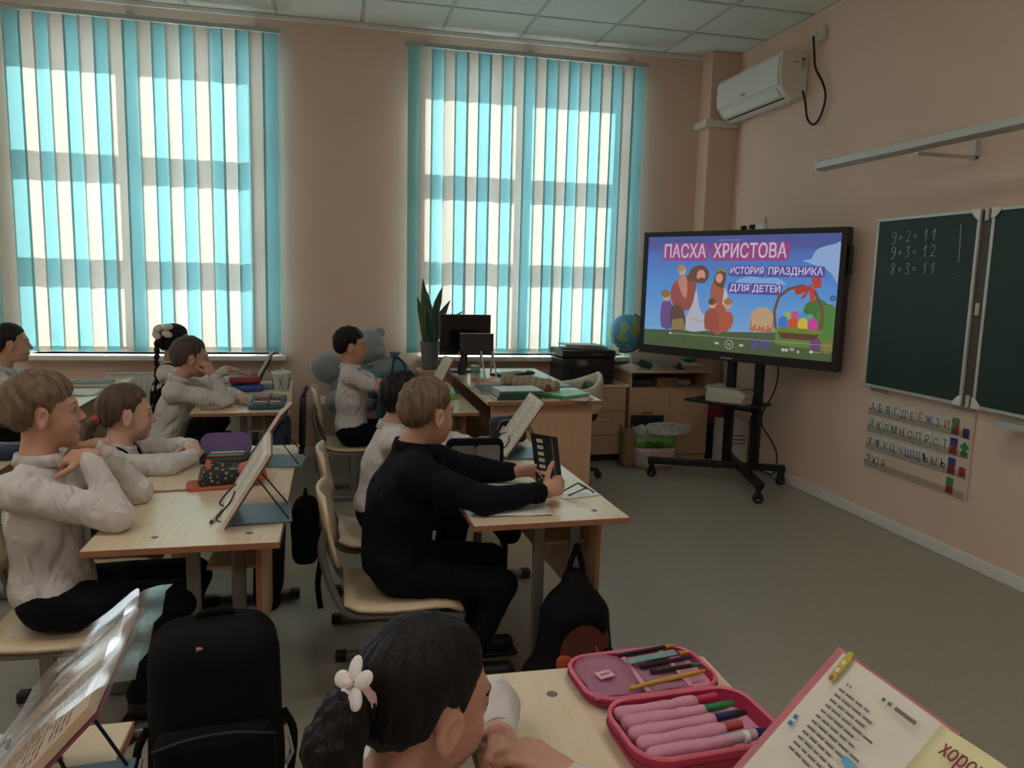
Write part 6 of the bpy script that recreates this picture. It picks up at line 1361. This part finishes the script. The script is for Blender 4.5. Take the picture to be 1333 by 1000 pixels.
MB().box((-.02, -.028, .06), (.04, .015, .05), rotm(.2, .5, 0)).build('white_tissue', m_paper, t); MB().tube(smooth_path([(-.05, -.04, .075), (-.03, -.045, .115), (.03, -.045, .115), (.05, -.04, .075)], 4), .004, 6).build('zip', m_tube, t)
t = thing('slotted_board', 'black board with a column of white slots held by the dark-jacket boy', 'board', (.757, 2.665, .763), 0, rot=(0, -.25, .72))
MB().box((0, 0, 0), (.006, .115, .20)).build('board_plate', m_black, t, bevel=.002)
for k in range(6): MB().box((-.0034, .02, .075-.026*k), (.0015, .026, .014)).build('white_slot', m_paper, t)
MB().box((-.003, -.035, .0), (.004, .004, .19)).build('board_ridge', m_tube, t)
t = thing('book_stand', 'folded wire book stand lying at the right edge of the middle desk', 'book stand', (.845, 2.56, DH), .2); MB().box((0, 0, .003), (.15, .07, .005)).build('base_plate', m_white, t, bevel=.002)
for y in (-.025, .025): MB().tube([(-.05, y, .010), (.02, y*1.3, .035), (.055, y, .012)], .003, 6).build('prop_wire', m_wire, t)
MB().tube([(.02, -.033, .035), (.02, .033, .035)], .003, 6).build('top_wire', m_wire, t)
sheet('thin brown-edged exercise sheet under the arm of the dark-jacket boy', .58, 2.43, DH, 1.5, .17, .24, seed=11); sheet('white sheet between the arms of the dark-jacket boy', .60, 2.66, DH, 1.4, .17, .2, seed=12)
t = thing('pencil_box', 'bright green plastic box in front of the polo-shirt boy', 'box', (.69, 4.85, DH), -.1); MB().b(-.055, .055, -.13, .13, 0, .038).build('box_body', mat('lime_plastic', '6fae2e', rough=.35, var=.05), t, bevel=.006); MB().b(-.058, .058, -.133, .133, .032, .042).build('box_lid', mat('lime_plastic', '6fae2e'), t, bevel=.004)
# ---- bottom left: textbook in a clear jacket
book_on_stand('open textbook in a clear plastic jacket at the bottom left corner', (-.43, 1.10, DH), .06, mat('cover_violet_red', '7a3a55', rough=.4), 47, .15, .29, seed=21, slabel='wire book stand under the jacketed textbook at the bottom left', page=mat('cream_page', 'c9b79c', rough=.7, var=.12, scale=9))
t = thing('plastic_jacket', 'crumpled clear plastic jacket wrapped over the bottom left textbook', 'jacket', (-.43, 1.10, DH), .06)
a = math.radians(47); up = V(math.cos(a), 0, math.sin(a)); nr = V(-math.sin(a), 0, math.cos(a)); P = []
for i in range(9):
    f = i/8; P.append([V(-.06, 0, .016)+up*(.02+.30*f)+nr*(.022+.016*math.sin(f*3)*(1+.5*math.sin(j*1.7))+.005*math.sin(i*2.3+j*1.9))+V(0, -.158+.0395*j, 0) for j in range(9)])
MB().grid(P).build('front_film', glassy('jacket_film', (.88, .87, .88), .10, .18), t, sub=1)
P = [[V(-.06, 0, .016)+up*(.30+.05*f)+nr*(.026-.03*f*f+.004*math.sin(j*2.1))+V(0, -.155+.0385*j, .0) for j in range(9)] for f in (0, .35, .7, 1)]
MB().grid(P).build('folded_edge', glassy('film_edge', (.80, .80, .82), .22, .2), t)
# ---- open pink pencil case of the foreground desk
m_pk = mat('hot_pink_cloth', 'a8284f', rough=.55, var=.08, bump=.2, bscale=300); m_pk2 = mat('soft_pink_lining', 'c98aa0', rough=.65, var=.06); m_pk3 = mat('pink_piping', 'd2657f', rough=.4)
t = thing('pencil_case', 'open pink pencil case with pens in sleeves on the foreground desk', 'pencil case', (.578, 1.20, DH), .06); t.scale = (1.1, 1.14, 1.1)
def shell(y0, w, d, h, nm, dark):
    q = rrect(w, d, .045, 6); b = MB(); n = len(q); rings = []
    for (s_, z) in ((.90, .0), (.985, .006), (1.0, h*.6), (1.0, h), (.955, h), (.94, h*.5), (.92, .006)): rings.append([(x*s_, y0+y*s_ if False else y0+y*s_, z) for x, y in q])
    vs = [p for r_ in rings for p in r_]; fs = [tuple(range(n-1, -1, -1))]
    for i in range(len(rings)-1):
        for k in range(n): k2 = (k+1) % n; fs.append((i*n+k, i*n+k2, (i+1)*n+k2, (i+1)*n+k))
    fs.append(tuple((len(rings)-1)*n+k for k in range(n))); b.add(vs, fs); sh = b.build(nm, m_pk, t)
    MB().prism([(x*.93, y*.93) for x, y in q], .002, None, (0, y0, .0075)).build('lining', m_pk2, sh)
    MB().tube([(x*.985, y0+y*.985, h) for x, y in q], .0035, 6, close=True).build('zip_tape', m_pk3, sh)
    MB().tube([(x*1.005, y0+y*1.005, h*.55) for x, y in q], .0022, 6, close=True).build('piping', mat('dark_pink', '7d1f3c', rough=.5), sh); return sh
lid = shell(.083, .245, .145, .022, 'case_lid', 0); base = shell(-.088, .245, .155, .034, 'case_base', 1)
MB().b(-.09, .09, -.012, .012, .012, .017).build('hinge_strip', m_pk2, t)
m_net = mat('pink_net', 'b77a92', rough=.6, var=.25, scale=260, alpha=.62)
P = [[(-.115+.024*i, .018+.0215*j, .020+.006*math.sin(i*1.1+j*.9)) for i in range(5)] for j in range(7)]; MB().grid(P).build('net_pocket', m_net, lid, solid=.0012)
P = [[(-.012+.025*i, .018+.0215*j, .021+.003*math.sin(i+j)) for i in range(4)] for j in range(6)]; MB().grid(P).build('net_pocket', m_net, lid, solid=.0012)
for x in (-.016, .062): MB().box((x, .083, .022), (.008, .13, .004), rotm(0, 0, -.06)).build('divider', m_pk2, lid)
MB().box((-.07, .085, .0235), (.03, .022, .001), rotm(0, 0, .2)).build('brand_tag', mat('tag_pale', 'c9a3b2', rough=.6), lid); MB().box((-.07, .085, .0243), (.018, .003, .0006), rotm(0, 0, .2)).build('tag_print', m_pk, lid)
def pen(nm, a, b_, r, m, tipm=None, parent=None):
    o = MB().tube([a, b_], r, 10).build(nm, m, parent)
    if tipm: d = (Vector(b_)-Vector(a)).normalized(); MB().tube([Vector(b_), Vector(b_)+d*.02], [r*1.05, r*.7], 10).build('pen_cap', tipm, o)
    return o
p_yel = mat('pencil_yellow', 'b8963a', rough=.4); p_blk = mat('pen_black', '1a1a20', rough=.3); p_grn = mat('pen_green', '1f7a45', rough=.35); p_blu = mat('pen_navy', '1b2150', rough=.3); p_red = mat('pen_coral', 'a63a3f', rough=.4); p_mag = mat('pen_magenta', 'b81f52', rough=.4)
pen('pencil', (-.02, .135, .026), (.075, .142, .028), .004, p_blk, p_yel, lid); pen('pencil', (-.0, .09, .026), (.085, .098, .026), .004, p_blk, p_blu, lid); pen('pencil', (-.05, .030, .026), (.085, .050, .026), .004, p_yel, p_yel, lid); pen('pencil', (.01, .07, .026), (.09, .074, .026), .0042, p_blk, p_grn, lid); pen('pencil', (.02, .112, .026), (.09, .118, .026), .004, p_blk, p_yel, lid)
MB().box((.032, .108, .032), (.10, .018, .0015), rotm(0, 0, .10)).build('pearly_ruler', mat('pearl', '9cc0c4', rough=.15, metal=.5, var=.15, scale=20), lid)
for k, (m1, m2) in enumerate(((p_mag, None), (p_grn, p_grn), (p_blu, p_blk), (p_red, None), (mat('clear_pen', 'b8a8ae', rough=.2), p_blu))):
    y = -.035-.026*k; S = SDF((-.13, y-.03, 0), (.13, y+.03, .06), .004); S.cap((-.095, y, .026), (.03, y+.002, .028), .0125, .0105, 0); S.wrinkle(.002, 60, k); S.build('pen_sleeve', m_pk2, base); pen('pen', (.02, y+.002, .030), (.075-.006*(k % 2), y+.004, .031), .0062 if k < 4 else .0085, m1, m2, base)
MB().tube([(.052, -.139, .031), (.06, -.139, .031)], .0095, 12).build('pen_ring', m_white, base)
